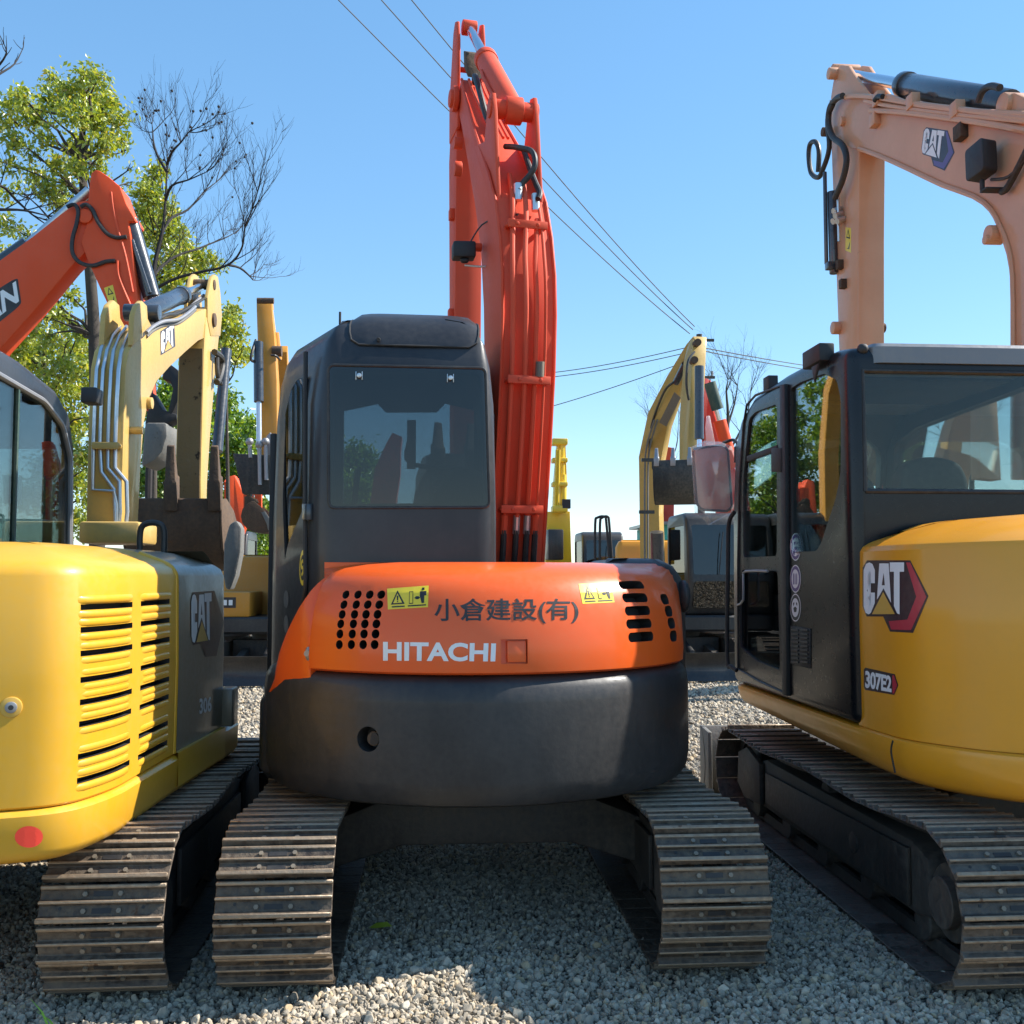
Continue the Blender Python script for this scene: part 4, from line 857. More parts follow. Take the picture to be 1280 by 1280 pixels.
# four tubes down the back of the boom
for k, (xt, xm, xb) in enumerate(((142, 119, 115), (150, 127, 127), (158, 137, 135), (168, 146, 147))):
    def bk(px, py): return PY(px, py, PX(156, 520, BX).y-.03)
    ypl = PX(156, 520, BX).y
    pts = [PY(xt, 408, ypl+.45), PY(xt-9, 420, ypl+.22), PY(xt-16, 438, ypl+.06), PY(xm+2, 462, ypl-.035), PY(xm, 500, ypl-.035), PY(xm-2, 556, ypl-.035)]
    if k > 1: pts += [PY(xm-2, 585, ypl-.035), PY(xm+12, 602, ypl-.035), PY(xm+13, 640, ypl-.035), PY(xm+10, 668, ypl-.035)]
    elif k == 1: pts += [PY(xm, 590, ypl-.035), PY(xm+16, 612, ypl-.035), PY(xm+18, 668, ypl-.035)]
    else: pts += [PY(xm-3, 612, ypl-.035), PY(xm+24, 614, ypl-.04), PY(xm+28, 630, ypl-.035), PY(xm+28, 668, ypl-.035)]
    obj('hydraulic_tube', MB().tube(pts, .0125, n=8, sm=1), 'chrome_dull', boom6)
m = MB(); q0, q1 = PY(115, 557, ypl-.06), PY(148, 557, ypl-.06); m.box(q0.x, q1.x, q0.y-.01, q0.y+.01, q0.z-.022, q0.z+.022)
for x in (118, 132, 146): q = PY(x, 557, ypl-.06); m.cyl(q, q+Vector((0, .1, 0)), .02, n=8)
obj('tube_clamp', m, 'yellow_pale', boom6, bevel=.004)
m = MB(); q = PX(163, 538, BX); m.cyl(q, q+Vector((.08, 0, 0)), .025, n=10); obj('boom_lug', m, 'yellow_pale', boom6)
m = MB(); q = PX(165, 660, BX+.1); m.box(q.x-.25, q.x+.1, q.y-.2, q.y+.2, q.z-.1, q.z+.03); obj('boom_foot', m, 'yellow_pale', E6, bevel=.02)
# black bucket cylinder ahead of the arm, with hoses
q0, q1 = PX(276, 430, BX-.05), PX(264, 560, BX-.05); m = MB().cyl(q0+Vector((0, .25, 0)), q1+Vector((0, .25, 0)), .05, n=14); obj('bucket_cylinder', m, 'cylinder_black', E6)
m = MB(); m.tube([PX(268, 440, BX+.04), PX(276, 446, BX+.05), PX(278, 455, BX+.05), PX(275, 470, BX+.05), PX(271, 478, BX+.05)], .028, n=8); m.tube([PX(271, 447, BX+.04), PX(272, 470, BX+.05), PX(276, 480, BX+.05)], .02, n=8); obj('arm_hose', m, 'rubber', arm6)
bucket(E6, Vector((-2.08, 8.95, 1.95)), Vector((0, -1, 0)), Vector((1, 0, 0)), R(62), .95, .74, mats=('bucket_rust', 'bucket_grey'), teeth=3, sides=False, ts=1.9)
bk_ = MB(); L_ = [(287, 655), (296, 650), (302, 660), (301, 690), (295, 720), (288, 738), (282, 736), (279, 720), (280, 680)]
bk_.slab([PY(x, y, 7.9) for x, y in L_], Vector((0, 0, 0)), Vector((-.02, .25, 0))); obj('side_wing', bk_, 'bucket_grey', E6, bevel=.02)
# ================================================================ amber excavator at the right edge
E7 = thing('excavator', 'amber excavator at the right edge with glossy black cab and folded pinkish boom overhead', 'excavator', (3.0, 5.4, 0), group='excavators parked in the front row')
undercarriage(E7, 3.03, 3.70, 6.98, 2.22, .45, blade=True, mat='shoe_cool')
SX = 1.95
GP = rounded([(1.95, 6.72), (1.96, 4.6), (1.985, 4.28), (2.20, 3.93), (2.62, 3.70), (3.1, 3.66), (3.6, 3.76), (4.1, 4.3), (4.15, 6.7)], .22, 8)
def xlerp(levels): return levels
m = plan_loft(GP, [(.70, .10), (.715, .06), (.74, .03), (.80, .008), (.87, 0), (.893, .004), (.90, .02)])
# the skirt is thicker at the rear: raise its bottom towards the front
for v in m.v:
    t = min(1, max(0, (v.y-4.2)/2.2)); v.z = v.z+(.90-v.z)*t*.35
rim7 = obj('counterweight', m, ['amber', 'black'], E7, angle=40)
obj('counterweight_seam', MB().tube([PX(1116, 926, SX-.002), PX(1114, 940, SX-.002), PX(1119, 966, SX+.01)], .004, n=6), 'black', rim7)
HP = rounded([(1.965, 4.72), (1.985, 4.55), (2.0, 4.29), (2.215, 3.96), (2.64, 3.74), (3.1, 3.70), (3.6, 3.80), (4.05, 4.3), (4.1, 5.3), (3.1, 5.3), (3.1, 4.74)], .16, 7)
HP = [p for p in HP if not (p.y > 4.48 and p.x < 2.2)]
HP = [Vector((1.98, 4.725)), Vector((1.98, 4.60))]+[Vector(p[:2]) for p in HP]; lv7 = [(.903, .002), (1.4, 0), (1.72, .008), (1.755, .02), (1.79, .06), (1.85, .17), (1.885, .26), (1.895, .33)]
rings = []
for z, d in lv7:
    q = offset_plan(HP, d); rings.append([Vector((a.x, min(a.y, 4.725) if a.x < 3.05 else a.y, z-(.14*max(0, (1.02-(a.x-1.95)))*max(0, (z-1.7)/.2)*.5 if a.x < 2.97 else 0))) for a in q])
hood7 = obj('engine_cover', MB().loft(rings), ['amber', 'black'], E7, angle=25)
bv7 = bvh_of([hood7])
cat_logo(((1080, 768), (1130.5, 768), (1130.5, 703), (1080, 703)), bv7, hood7)
q = ((1080, 862), (1120, 869), (1120, 843), (1080, 834))
p1 = decal('model_plate', flat_mesh([[(0, .12), (.05, 0), (.95, .0), (1.08, .5), (.97, 1), (.05, 1), (0, .9)]], .2), q, bv7, 'dark_print', hood7, .002)
decal('plate_arrow', flat_mesh([[(.90, .06), (.95, .06), (1.05, .5), (.95, .94), (.90, .94)]], .2), q, bv7, 'red_print', p1, .0035)
decal('model_lettering', text_flat('307E2', .04, spacing=.95), ((1082, 860), (1115, 866), (1115, 845), (1082, 838)), bv7, 'white_print', p1, .0035)
# cab
prof = [(4.68, .905), (6.66, .905), (6.66, 1.3), (6.64, 2.0), (6.57, 2.44), (6.42, 2.62), (6.15, 2.712), (5.6, 2.735), (5.1, 2.73), (4.86, 2.715), (4.68, 2.685)]
cab7 = obj('cab', MB().slab([Vector((SX, y, z)) for y, z in prof], Vector((0, 0, 0)), Vector((1.08, 0, 0))), ['black_gloss', 'black'], E7, bevel=.055, segs=4, bang=25, angle=50)
pi = [(4.75, 1.0), (6.59, 1.0), (6.57, 2.0), (6.50, 2.42), (6.36, 2.57), (6.12, 2.65), (5.1, 2.665), (4.80, 2.65), (4.75, 2.62)]
boolean(cab7, MB().slab([Vector((SX+.07, y, z)) for y, z in pi], Vector((0, 0, 0)), Vector((.94, 0, 0))), 'black', angle=50)
PS, NS = Vector((SX, 5, 2)), Vector((-1, 0, 0))
def sd7(L, r=.03): return rounded([PP(x, y, PS, NS) for x, y in L], r)
DO = MB()
dw = sd7(((936, 524), (944, 515), (971, 505), (971, 695), (929, 697), (929, 600)), .04)
cut_window(cab7, E7, dw, NS, 'glass', th=.1, gl=.012, name='door_window')
dl = sd7(((927, 712), (972, 714), (975, 838), (945, 826), (925, 808), (925, 735)), .04)
cut_window(cab7, E7, dl, NS, 'glass_dark', th=.1, gl=.012, name='door_lower_window')
sw7 = sd7(((988, 486), (1000, 478), (1030, 467), (1046, 475), (1051, 500), (1051, 590), (1045, 622), (1026, 680), (1020, 689), (990, 690)), .03)
cut_window(cab7, E7, sw7, NS, 'glass', th=.1, gl=.012, name='side_window')
def s7(px, py, out=0): return PP(px, py, PS, NS)+NS*out
obj('window_bar', MB().slab([s7(934, 570), s7(972, 556), s7(972, 563), s7(934, 577)], NS*-.02, NS*.004), 'black', cab7, bevel=.003)
obj('door_seal', MB().tube([s7(934, 506, .002), s7(945, 494, .002), s7(977, 482, .002), s7(979, 600, .002), s7(980, 700, .002), s7(981, 866, .002), s7(950, 852, .002), s7(923, 836, .002), s7(923, 700, .002), s7(925, 600, .002), s7(930, 530, .002), s7(934, 506, .002)], .008, n=6, sm=1), 'rubber', cab7)
obj('slide_rail', MB().slab([s7(979, 482), s7(985, 480), s7(988, 870), s7(982, 868)], NS*-.01, NS*.022), 'black', cab7, bevel=.004)
obj('door_handle', MB().tube([s7(966, 714, .03), s7(939, 714, .035), s7(936, 722, .035), s7(936, 750, .035), s7(928, 756, .03)], .008, n=6, sm=2), 'steel', cab7)
obj('door_latch', MB().slab([s7(970, 560), s7(982, 560), s7(982, 590), s7(970, 590)], NS*-.005, NS*.03), 'black', cab7, bevel=.006)
for sgn, z_ in ((0, 0),):
    gr = obj('cab_vent', MB().slab([s7(989, 782), s7(1014, 786), s7(1014, 836), s7(989, 830)], NS*0, NS*.006), 'black', cab7, bevel=.003)
    for k in range(9):
        yy = 786+k*5; 
        for xa, xb in ((991, 1000), (1003, 1012)): obj('vent_slat', MB().slab([s7(xa, yy), s7(xb, yy+.8), s7(xb, yy+3), s7(xa, yy+2.2)], NS*.006, NS*.012), 'charcoal', gr, smooth=False)
bvs = bvh_of([cab7])
for yy, mt, ink in ((683, 'purple_print', 'white_print'), (723, 'purple_print', 'white_print'), (759, 'black_print', 'white_print')):
    q = ((988, yy+18), (1001.5, yy+18), (1001.5, yy-17), (988, yy-17))
    sp = decal('round_sticker', flat_mesh([oval(24)], .2), q, bvs, ink, cab7, .003); decal('sticker_ring', flat_mesh([oval(24, .46)], .2), q, bvs, mt, sp, .004); decal('sticker_field', flat_mesh([oval(24, .34)], .2), q, bvs, ink, sp, .005)
    if yy == 723: g = [[(.3+.15*k, .3), (.38+.15*k, .3), (.38+.15*k, .65), (.34+.15*k, .72), (.3+.15*k, .65)] for k in range(3)]
    else: g = [[(.32, .55), (.42, .62), (.42, .7), (.3, .66)], [(.58, .62), (.68, .55), (.7, .66), (.58, .7)], [(.4, .34), (.6, .34), (.66, .48), (.5, .54), (.34, .48)]]
    decal('sticker_mark', flat_mesh(g, .2), q, bvs, mt, sp, .006)
# rear window
NB = Vector((0, -1, 0)); PB = Vector((2.5, 4.68, 2.2))
rw7 = rounded([Vector((2.02, 4.68, 2.0)), Vector((2.93, 4.68, 2.0)), Vector((2.93, 4.68, 2.575)), Vector((2.02, 4.68, 2.575))], .03)
cut_window(cab7, E7, rw7, NB, 'glass', th=.14, gl=.012, name='rear_window')
wf = [Vector((x, 4.685, z)) for x, z in ((2.02, 2.0), (2.93, 2.0), (2.93, 2.575), (2.02, 2.575), (2.02, 2.0))]; obj('window_seal', MB().tube(wf, .014, n=8, sm=1), 'rubber', cab7)
for pts, n_, nm in (([(2.05, 6.62, 1.1), (2.92, 6.62, 1.1), (2.92, 6.55, 2.42), (2.8, 6.48, 2.49), (2.2, 6.48, 2.49), (2.05, 6.55, 2.40)], Vector((0, 1, 0)), 'windscreen'), ([(3.03, 4.85, 1.8), (3.03, 6.45, 1.5), (3.03, 6.4, 2.45), (3.03, 6.1, 2.52), (3.03, 4.85, 2.56)], Vector((1, 0, 0)), 'right_window')):
    cut_window(cab7, E7, rounded([Vector(p) for p in pts], .05), n_, 'glass', th=.2, gl=.04, name=nm)
m = MB(); m.slab(rounded([Vector((x, 4.95, z)) for x, z in ((2.33, 1.3), (2.66, 1.3), (2.68, 2.08), (2.64, 2.17), (2.55, 2.20), (2.44, 2.20), (2.35, 2.17), (2.31, 2.08))], .05), Vector((0, 0, 0)), Vector((0, .12, 0))); m.box(2.3, 2.7, 4.95, 5.5, 1.2, 1.45)
obj('seat', m, 'seat', cab7, bevel=.03, segs=3)
m = MB(); m.sphere((2.22, 5.2, 2.05), .07); m.tube([(2.2, 5.2, 2.1), (2.25, 5.4, 2.2), (2.3, 5.6, 2.1), (2.22, 5.5, 1.8)], .012); m.box(2.1, 2.25, 5.1, 5.8, 1.2, 1.6); m.box(2.75, 2.92, 5.1, 5.8, 1.2, 1.7); m.tube([(2.2, 5.8, 1.5), (2.2, 5.85, 1.75)], .015)
obj('control_console', m, 'seat', cab7, bevel=.01)
obj('roof_liner', MB().box(2.03, 2.95, 5.0, 5.7, 2.59, 2.63), 'seat', cab7, bevel=.04)
# roof cap
m = plan_loft(rounded([(2.06, 4.662), (2.97, 4.662), (2.97, 6.2), (2.06, 6.2)], .06), [(2.612, .0), (2.69, .0), (2.708, .015), (2.714, .05)])
for v in m.v:
    if v.z > 2.65: v.z += min(.035, max(0, v.y-4.68)*.06)
obj('roof_panel', m, 'roof_grey', cab7)
m = MB(); q = PP(1025, 447, PS, NS); m.box(q.x-.05, q.x+.03, q.y-.12, q.y+.12, q.z-.04, q.z+.05); m.slab([q+Vector((-.05, -.1, -.05)), q+Vector((-.05, .0, -.05)), q+Vector((-.05, -.04, -.14))], Vector((0, 0, 0)), Vector((.015, 0, 0)))
obj('cab_lamp', m, 'black', cab7, bevel=.012)
m = MB(); q = PP(953, 477, PS, NS); m.box(q.x+.02, q.x+.08, q.y-.05, q.y+.05, q.z-.06, q.z+.03); q = PP(1058, 436, PS, NS); m.sphere(q+Vector((.08, 0, .0)), .028); m.sphere(q+Vector((.15, 0, .0)), .028); obj('roof_knob', m, 'black', cab7, bevel=.004)
# lower black rear body between cab and hood
obj('body_panel', MB().box(1.975, 3.0, 4.70, 4.80, 1.0, 1.98), 'black_gloss', E7, bevel=.01)
# mirror on its arm, wrapped in clear film
yM = 6.95; MP = Vector((1.9, yM, 2))
ml = rounded([PY(x, y, yM) for x, y in ((866, 561), (903, 556), (910, 562), (915, 634), (909, 639), (877, 637), (871, 630))], .03)
mi = obj('side_mirror', MB().slab(ml, Vector((0, 0, 0)), Vector((.01, .035, 0))), 'mirror_back', E7, bevel=.008)
obj('mirror_rim', MB().tube(ml+[ml[0]], .009, n=6, sm=1), 'black', mi)
wr = MB(); L_ = [(900, 554), (914, 560), (926, 590), (924, 620), (913, 640), (885, 655), (880, 650), (868, 640), (864, 560), (880, 553)]
rs = random.Random(4); c = PY(893, 598, yM); base = [PY(x, y, yM) for x, y in L_]; rings = []
for f, dy in ((1.0, .0), (1.02, -.02), (.9, -.045), (.5, -.05), (.1, -.045)): rings.append([c+(p-c)*f+Vector((0, dy+rs.uniform(-.012, .012), rs.uniform(-.006, .006))) for p in base])
obj('film_wrap', wr.loft(rings, c0=False), 'plastic_wrap', mi, angle=20)
m = MB(); m.tube([PY(903, 554, yM), PY(915, 550, yM), PY(921, 553, 6.85), PY(925, 562, 6.7)], .012, n=8); q = PY(923, 563, 6.75); m.box(q.x-.02, q.x+.05, q.y-.03, q.y+.04, q.z-.08, q.z+.03); obj('mirror_arm', m, 'black', E7, bevel=.004)
obj('grab_rail', MB().tube([PX(918, 640, 1.92), PX(911, 655, 1.90), PX(910, 700, 1.90), PX(909, 820, 1.90), PX(914, 833, 1.91), PX(921, 838, 1.93)], .014, n=8), 'black', E7)
# boom, arm and cylinder; left side faces lie at x = 3.42
BX7 = 3.42
def b7(L, X=BX7): return [PX(x, y, X) for x, y in L]
up7 = [(1036, 125), (1060, 118), (1110, 125), (1180, 134), (1240, 145), (1300, 158), (1325, 172), (1342, 200), (1348, 240), (1346, 300), (1340, 430), (1335, 600)]
lo7 = [(1262, 600), (1262, 430), (1262, 345), (1257, 318), (1248, 290), (1238, 268), (1218, 248), (1180, 234), (1140, 214), (1100, 196), (1075, 186), (1068, 186), (1045, 180)]
boom7 = obj('boom', MB().slab(b7(up7+lo7), Vector((0, 0, 0)), Vector((.27, 0, 0))), ['amber_boom', 'black'], E7, bevel=.01, angle=25)
rimp = b7([(1074, 186), (1100, 195), (1140, 213), (1180, 232), (1219, 246), (1240, 262), (1252, 284), (1262, 310), (1267, 345), (1268, 430), (1267, 560)])
obj('edge_strip', MB().tube([p+Vector((-.004, 0, 0)) for p in rimp], .018, n=6, sm=2), 'amber_boom', boom7)
a7 = b7([(1036, 124), (1060, 120), (1083, 122), (1075, 180), (1071, 188), (1070, 300), (1070, 440), (1066, 560), (1052, 560), (1046, 440), (1042, 330), (1038, 230), (1035, 150)])
arm7 = obj('arm', MB().slab(a7, Vector((.02, 0, 0)), Vector((.24, 0, 0))), 'amber_boom', E7, bevel=.008, angle=25)
for dx in (.03, .205): obj('tail_plate', MB().slab(b7([(1034, 124), (1037, 104), (1040, 88), (1048, 81), (1056, 82), (1062, 92), (1072, 106), (1082, 120), (1075, 128)]), Vector((dx, 0, 0)), Vector((dx+.03, 0, 0))), 'amber_boom', arm7, bevel=.006)
bvb = bvh_of([boom7]); cat_logo(((1152, 191), (1177, 199), (1181, 164), (1156, 160)), bvb, boom7, red='purple_print', tri='white_print')
bva = bvh_of([arm7]); warning(((1057, 313), (1064, 316), (1064, 285), (1057, 284)), bva, arm7, vertical=True)
def p7(px, py, r, out=.03, X=BX7, n=16): q = PX(px, py, X); return MB().cyl(q+Vector((.04, 0, 0)), q-Vector((out, 0, 0)), r, n=n)
for x, y, r, o_ in ((1055, 152, .040, .035), (1244, 293, .055, .05), (1244, 300, .03, .07)): obj('pin_boss', p7(x, y, r, o_), 'amber_boom', boom7, bevel=.004)
for x, y, r in ((1041, 92, .05), (1033, 165, .04), (1046, 410, .055), (1100, 410, .04)): obj('pin_boss', p7(x, y, r, .04) if x < 1090 else p7(x, y, r, .0, X=BX7+.25), 'bucket_rust' if r < .05 else 'amber_boom', arm7, bevel=.004)
c0, c1 = PX(1060, 93, BX7+.12), PX(1262, 130, BX7+.12); d = c1-c0
m = MB().cyl(c0+d*.43, c1, .088, n=24).cyl(c0+d*.425, c0+d*.455, .098, n=24); ac7 = obj('arm_cylinder', m, 'cylinder_black', E7, bevel=.006); obj('piston_rod', MB().cyl(c0, c0+d*.45, .045, n=18), 'chrome', ac7)
m = MB(); m.cyl(PX(1040, 88, BX7+.02), PX(1040, 88, BX7+.02)+Vector((.24, 0, 0)), .055, n=16); m.slab(b7([(1255, 118), (1268, 116), (1280, 122), (1290, 145), (1250, 145)]), Vector((0, 0, 0)), Vector((.05, 0, 0))); m.cyl(PX(1258, 131, BX7)+Vector((-.03, 0, 0)), PX(1258, 131, BX7)+Vector((.25, 0, 0)), .07, n=18); obj('cylinder_bracket', m, 'amber_boom', boom7, bevel=.006)
for L_, r, mt in (([(1092, 138), (1130, 140), (1180, 146), (1250, 156), (1300, 166)], .022, 'amber_boom'), ([(1060, 122), (1072, 120), (1100, 122), (1150, 130), (1230, 140), (1290, 148)], .020, 'amber_boom'), ([(1105, 124), (1118, 121), (1145, 130), (1210, 138), (1290, 143)], .018, 'amber_boom'), ([(1086, 126), (1120, 133), (1200, 143), (1290, 152)], .016, 'amber_boom')):
    obj('hydraulic_tube', MB().tube([p-Vector((.03, 0, 0)) for p in b7(L_)], r, n=8), mt, boom7)
for x, y in ((1097, 124), (1140, 127), (1195, 137), (1200, 165), (1093, 150)): q = PX(x, y, BX7-.03); obj('tube_clamp', MB().box(q.x-.025, q.x+.04, q.y-.05, q.y+.05, q.z-.05, q.z+.05), 'amber_boom' if y < 160 else 'bucket_rust', boom7, bevel=.006)
for L_, r in (([(1062, 120), (1054, 124), (1046, 135), (1044, 155), (1050, 172), (1062, 182), (1067, 200), (1062, 225), (1052, 248)], .026), ([(1050, 130), (1043, 150), (1045, 185), (1037, 212), (1031, 222), (1022, 216), (1019, 195), (1021, 180), (1028, 178), (1032, 190), (1031, 215)], .022), ([(1103, 126), (1107, 121), (1113, 121)], .02), ([(1262, 110), (1250, 108), (1240, 114), (1234, 128)], .022)):
    obj('arm_hose', MB().tube([p-Vector((.06, 0, 0)) for p in b7(L_)], r, n=10, sm=5), 'rubber', boom7)
m = MB(); m.cyl(PX(1031, 215, BX7-.06), PX(1033, 330, BX7-.06), .018, n=10); m.cyl(PX(1040, 240, BX7+.0), PX(1043, 342, BX7+.0), .042, n=14); m.box(*[v for q in [PX(1033, 328, BX7-.08)] for v in (q.x, q.x+.1, q.y-.04, q.y+.04, q.z-.06, q.z)]); obj('bucket_cylinder', m, 'cylinder_black', E7, bevel=.004)
m = MB(); q = PX(1048, 270, BX7-.03)
for a_, b_ in ((0, 0), (.03, .05), (-.04, -.06), (.05, -.03)): m.cyl(q+Vector((-.03, a_, b_)), q+Vector((.04, a_+.02, b_+.03)), .028, n=8)
m.cyl(q, q+Vector((0, .0, -.22)), .012); m.cyl(q, q+Vector((0, .0, .16)), .012); obj('hose_coupler', m, 'chrome_dull', arm7)
q = PX(1217, 200, BX7-.16); m = MB(); m.slab(rounded([q+Vector((0, a_, b_)) for a_, b_ in ((-.105, -.10), (.10, -.10), (.105, .10), (-.10, .105))], .03), Vector((0, 0, 0)), Vector((.11, .03, 0))); m.cyl(q+Vector((.05, 0, -.12)), q+Vector((.05, 0, -.19)), .015); m.box(q.x+.04, q.x+.17, q.y-.06, q.y+.02, q.z-.2, q.z-.185)
wl7 = obj('work_lamp', m, 'black', boom7, bevel=.012)
obj('lamp_cable', MB().tube([q+Vector((.08, -.05, -.14)), q+Vector((.1, -.2, -.18)), q+Vector((.13, -.35, -.12)), q+Vector((.15, -.4, -.05))], .010, n=6), 'rubber', wl7)
obj('lamp_cable', MB().tube(b7([(1285, 185), (1270, 215), (1258, 236), (1252, 240)], BX7-.04), .02, n=8), 'rubber', wl7)
for x, y in ((1054, 355), (1050, 331)): q = PX(x, y, BX7); obj('arm_lug', MB().box(q.x-.03, q.x+.03, q.y-.03, q.y+.03, q.z-.04, q.z+.04), 'bucket_rust', arm7, bevel=.006)
bucket(E7, PX(1052, 560, BX7+.12), Vector((0, -1, 0)), Vector((1, 0, 0)), R(60), 1.1, .7)
# ================================================================ machines behind
GB = 'excavators standing in the rows behind'
def beam(name, pts, hh, wdir, width, mat, parent, bevel=.01):
    """box section following a spine; hh half heights at each point"""
    P = [Vector(p) for p in pts]; wdir = Vector(wdir).normalized(); up = []; n = len(P); top = []; bot = []
    for i, p in enumerate(P):
        t = (P[min(i+1, n-1)]-P[max(i-1, 0)]).normalized(); u = t.cross(wdir).normalized(); top.append(p+u*hh[i]); bot.append(p-u*hh[i])
    return obj(name, MB().slab([q-wdir*width/2 for q in top+bot[::-1]], Vector((0, 0, 0)), wdir*width), mat, parent, bevel=bevel, angle=30)
def rod(parent, a, b, r, mat='cylinder_black', frac=.55, name='cylinder', tip='chrome'):
    a, b = Vector(a), Vector(b); c = obj(name, MB().cyl(a, a+(b-a)*frac, r, n=12), mat, parent); obj('piston_rod', MB().cyl(a+(b-a)*frac*.98, b, r*.55, n=10), tip, c); return c
def far_body(T, cx, Y, pm, s=1.0, cabside=1, blade=True, w=2.1, badge=None, cover=1.66, hascab=True):
    """machine facing the camera (towards -Y); cab on the side cabside"""
    def V(x, y, z): return Vector((cx+x*s, Y+y*s, z*s))
    def bx(m, x0, x1, y0, y1, z0, z1): a, b = V(x0, y0, z0), V(x1, y1, z1); return m.box(a.x, b.x, a.y, b.y, a.z, b.z)
    for sx in (-1, 1):
        P = track_path(-1.35, 1.35, .3, .28, zb=.02); x = sx*(w/2-.2); tr = MB(); n = len(P)
        tr.slab([V(x-.2, y, z) for y, z in P], Vector((0, 0, 0)), Vector((.4*s, 0, 0))); t = obj('track', tr, 'frame_black', T, smooth=False)
        pos, st = walk(P, .17); sh = MB()
        for (y, z, a) in pos:
            M_ = Matrix.Translation(V(x, y, z)) @ Matrix.Rotation(a, 4, 'X'); sh.box(-.21*s, .21*s, -.07*s, .06*s, 0, .012*s, M_); sh.box(-.21*s, .21*s, -.02*s, .0, .012*s, .035*s, M_)
        o = obj('track_shoes', sh, 'shoe', t, smooth=False); o['kind'] = 'stuff'
    m = MB(); bx(m, -.6, .6, -.5, .5, .3, .62); m.cyl(V(0, 0, .5), V(0, 0, .72), .4*s, n=24); obj('centre_frame', m, 'frame_black', T, bevel=.01)
    if blade:
        m = MB(); arc_ = [(-1.72+.10*((k-3)/3)**2*-1+.1, .04+.42*k/6) for k in range(7)]; m.slab([V(-w/2, y, z) for y, z in arc_+[(y+.04, z) for y, z in arc_[::-1]]], Vector((0, 0, 0)), Vector((w*s, 0, 0))); b = obj('dozer_blade', m, 'dark_far', T, bevel=.004)
        m = MB(); [m.slab([V(x-.05, y, z) for y, z in ((-.5, .35), (-.5, .5), (-1.6, .32), (-1.6, .18))], Vector((0, 0, 0)), Vector((.1*s, 0, 0))) for x in (-.4,)]; obj('blade_arm', m, 'frame_black', T)
        m = MB(); m.slab([V(.35, y, z) for y, z in ((-.5, .35), (-.5, .5), (-1.6, .32), (-1.6, .18))], Vector((0, 0, 0)), Vector((.1*s, 0, 0))); obj('blade_arm', m, 'frame_black', T); rod(T, V(0, -.6, .55), V(0, -1.6, .3), .05*s, 'dark_far')
    pl = rounded([(-.98, -.85), (.98, -.85), (1.0, .6), (.75, 1.15), (-.75, 1.15), (-1.0, .6)], .12, 4); pl = [(cx+p.x*s, Y+p.y*s) for p in [Vector((q[0], q[1], 0)) if not isinstance(q, Vector) else q for q in pl]]
    obj('platform', plan_loft(pl, [(.72*s, .03), (.76*s, 0), (.95*s, 0), (.98*s, .03)]), 'dark_far', T)
    pl = rounded([(-.97, .35), (.97, .35), (.99, .6), (.74, 1.13), (-.74, 1.13), (-.99, .6)], .14, 4); pl = [(cx+p.x*s, Y+p.y*s) for p in pl]
    obj('engine_cover', plan_loft(pl, [(.98*s, 0), ((cover-.16)*s, 0), ((cover-.04)*s, .06), (cover*s, .16)]), pm, T)
    c = -cabside; m = MB(); x0, x1 = sorted((c*.98, c*.30)); bx(m, x0, x1, -.8, .33, .98, 1.36); tb = obj('side_box', m, pm, T, bevel=.03)
    if badge: a, b = V(x0+.12, -.8, 1.12), V(x0+.47, -.8, 1.28); q = obj('maker_badge', MB().slab([a+Vector((0, -.006, 0)), Vector((b.x, a.y-.006, a.z)), Vector((b.x, a.y-.006, b.z)), Vector((a.x, a.y-.006, b.z))], Vector((0, 0, 0)), Vector((0, .003, 0))), 'black_print', tb, smooth=False)
    if badge:
        for f0, f1 in ((.15, .36), (.44, .62), (.70, .86)): obj('badge_mark', MB().box(a.x+(b.x-a.x)*f0, a.x+(b.x-a.x)*f1, a.y-.012, a.y-.008, a.z+.04, a.z+.12), 'white_print', tb, smooth=False)
    if not hascab: return
    # cab
    x0, x1 = sorted((cabside*.02, cabside*.98)); cb = MB(); pr = [(-.72, .98), (-.86, 1.5), (-.80, 2.2), (-.66, 2.55), (-.5, 2.62), (.5, 2.62), (.62, 2.5), (.62, .98)]
    cab = obj('cab', MB().slab([V(x0, y, z) for y, z in pr], Vector((0, 0, 0)), Vector(((x1-x0)*s, 0, 0))), ['dark_far', 'black'], T, bevel=.05*s, segs=3, bang=40, angle=45)
    ip = [(-.66, 1.04), (-.78, 1.5), (-.73, 2.18), (-.6, 2.48), (.48, 2.55), (.56, 2.45), (.56, 1.04)]
    boolean(cab, MB().slab([V(x0+.06, y, z) for y, z in ip], Vector((0, 0, 0)), Vector(((x1-x0-.12)*s, 0, 0))), 'black', angle=45)
    def win(pts, n_, nm, g='glass_far', th=.1, gl=.02):
        pts = rounded([V(*p) for p in pts], .05*s); n_ = Vector(n_).normalized(); boolean(cab, MB().slab(pts, n_*.2*s, -n_*th*s), 'black', angle=45); return obj(nm, MB().slab(pts, -n_*gl*s, -n_*(gl+.005)*s), g, cab, smooth=False)
    f = win([(x0+.09, -.78, 1.62), (x1-.09, -.78, 1.62), (x1-.09, -.72, 2.42), (x0+.09, -.72, 2.42)], (0, -1, .05), 'windscreen', th=.25, gl=.0)
    f = win([(x0+.09, -.80, 1.1), (x1-.09, -.80, 1.1), (x1-.09, -.84, 1.52), (x0+.09, -.84, 1.52)], (0, -1, -.1), 'lower_windscreen', th=.25, gl=.0)
    win([(x1, -.62, 1.3), (x1, .5, 1.3), (x1, .5, 2.42), (x1, -.6, 2.42)], (1, 0, 0), 'side_window'); win([(x0, -.62, 1.3), (x0, .5, 1.3), (x0, .5, 2.42), (x0, -.6, 2.42)], (-1, 0, 0), 'side_window')
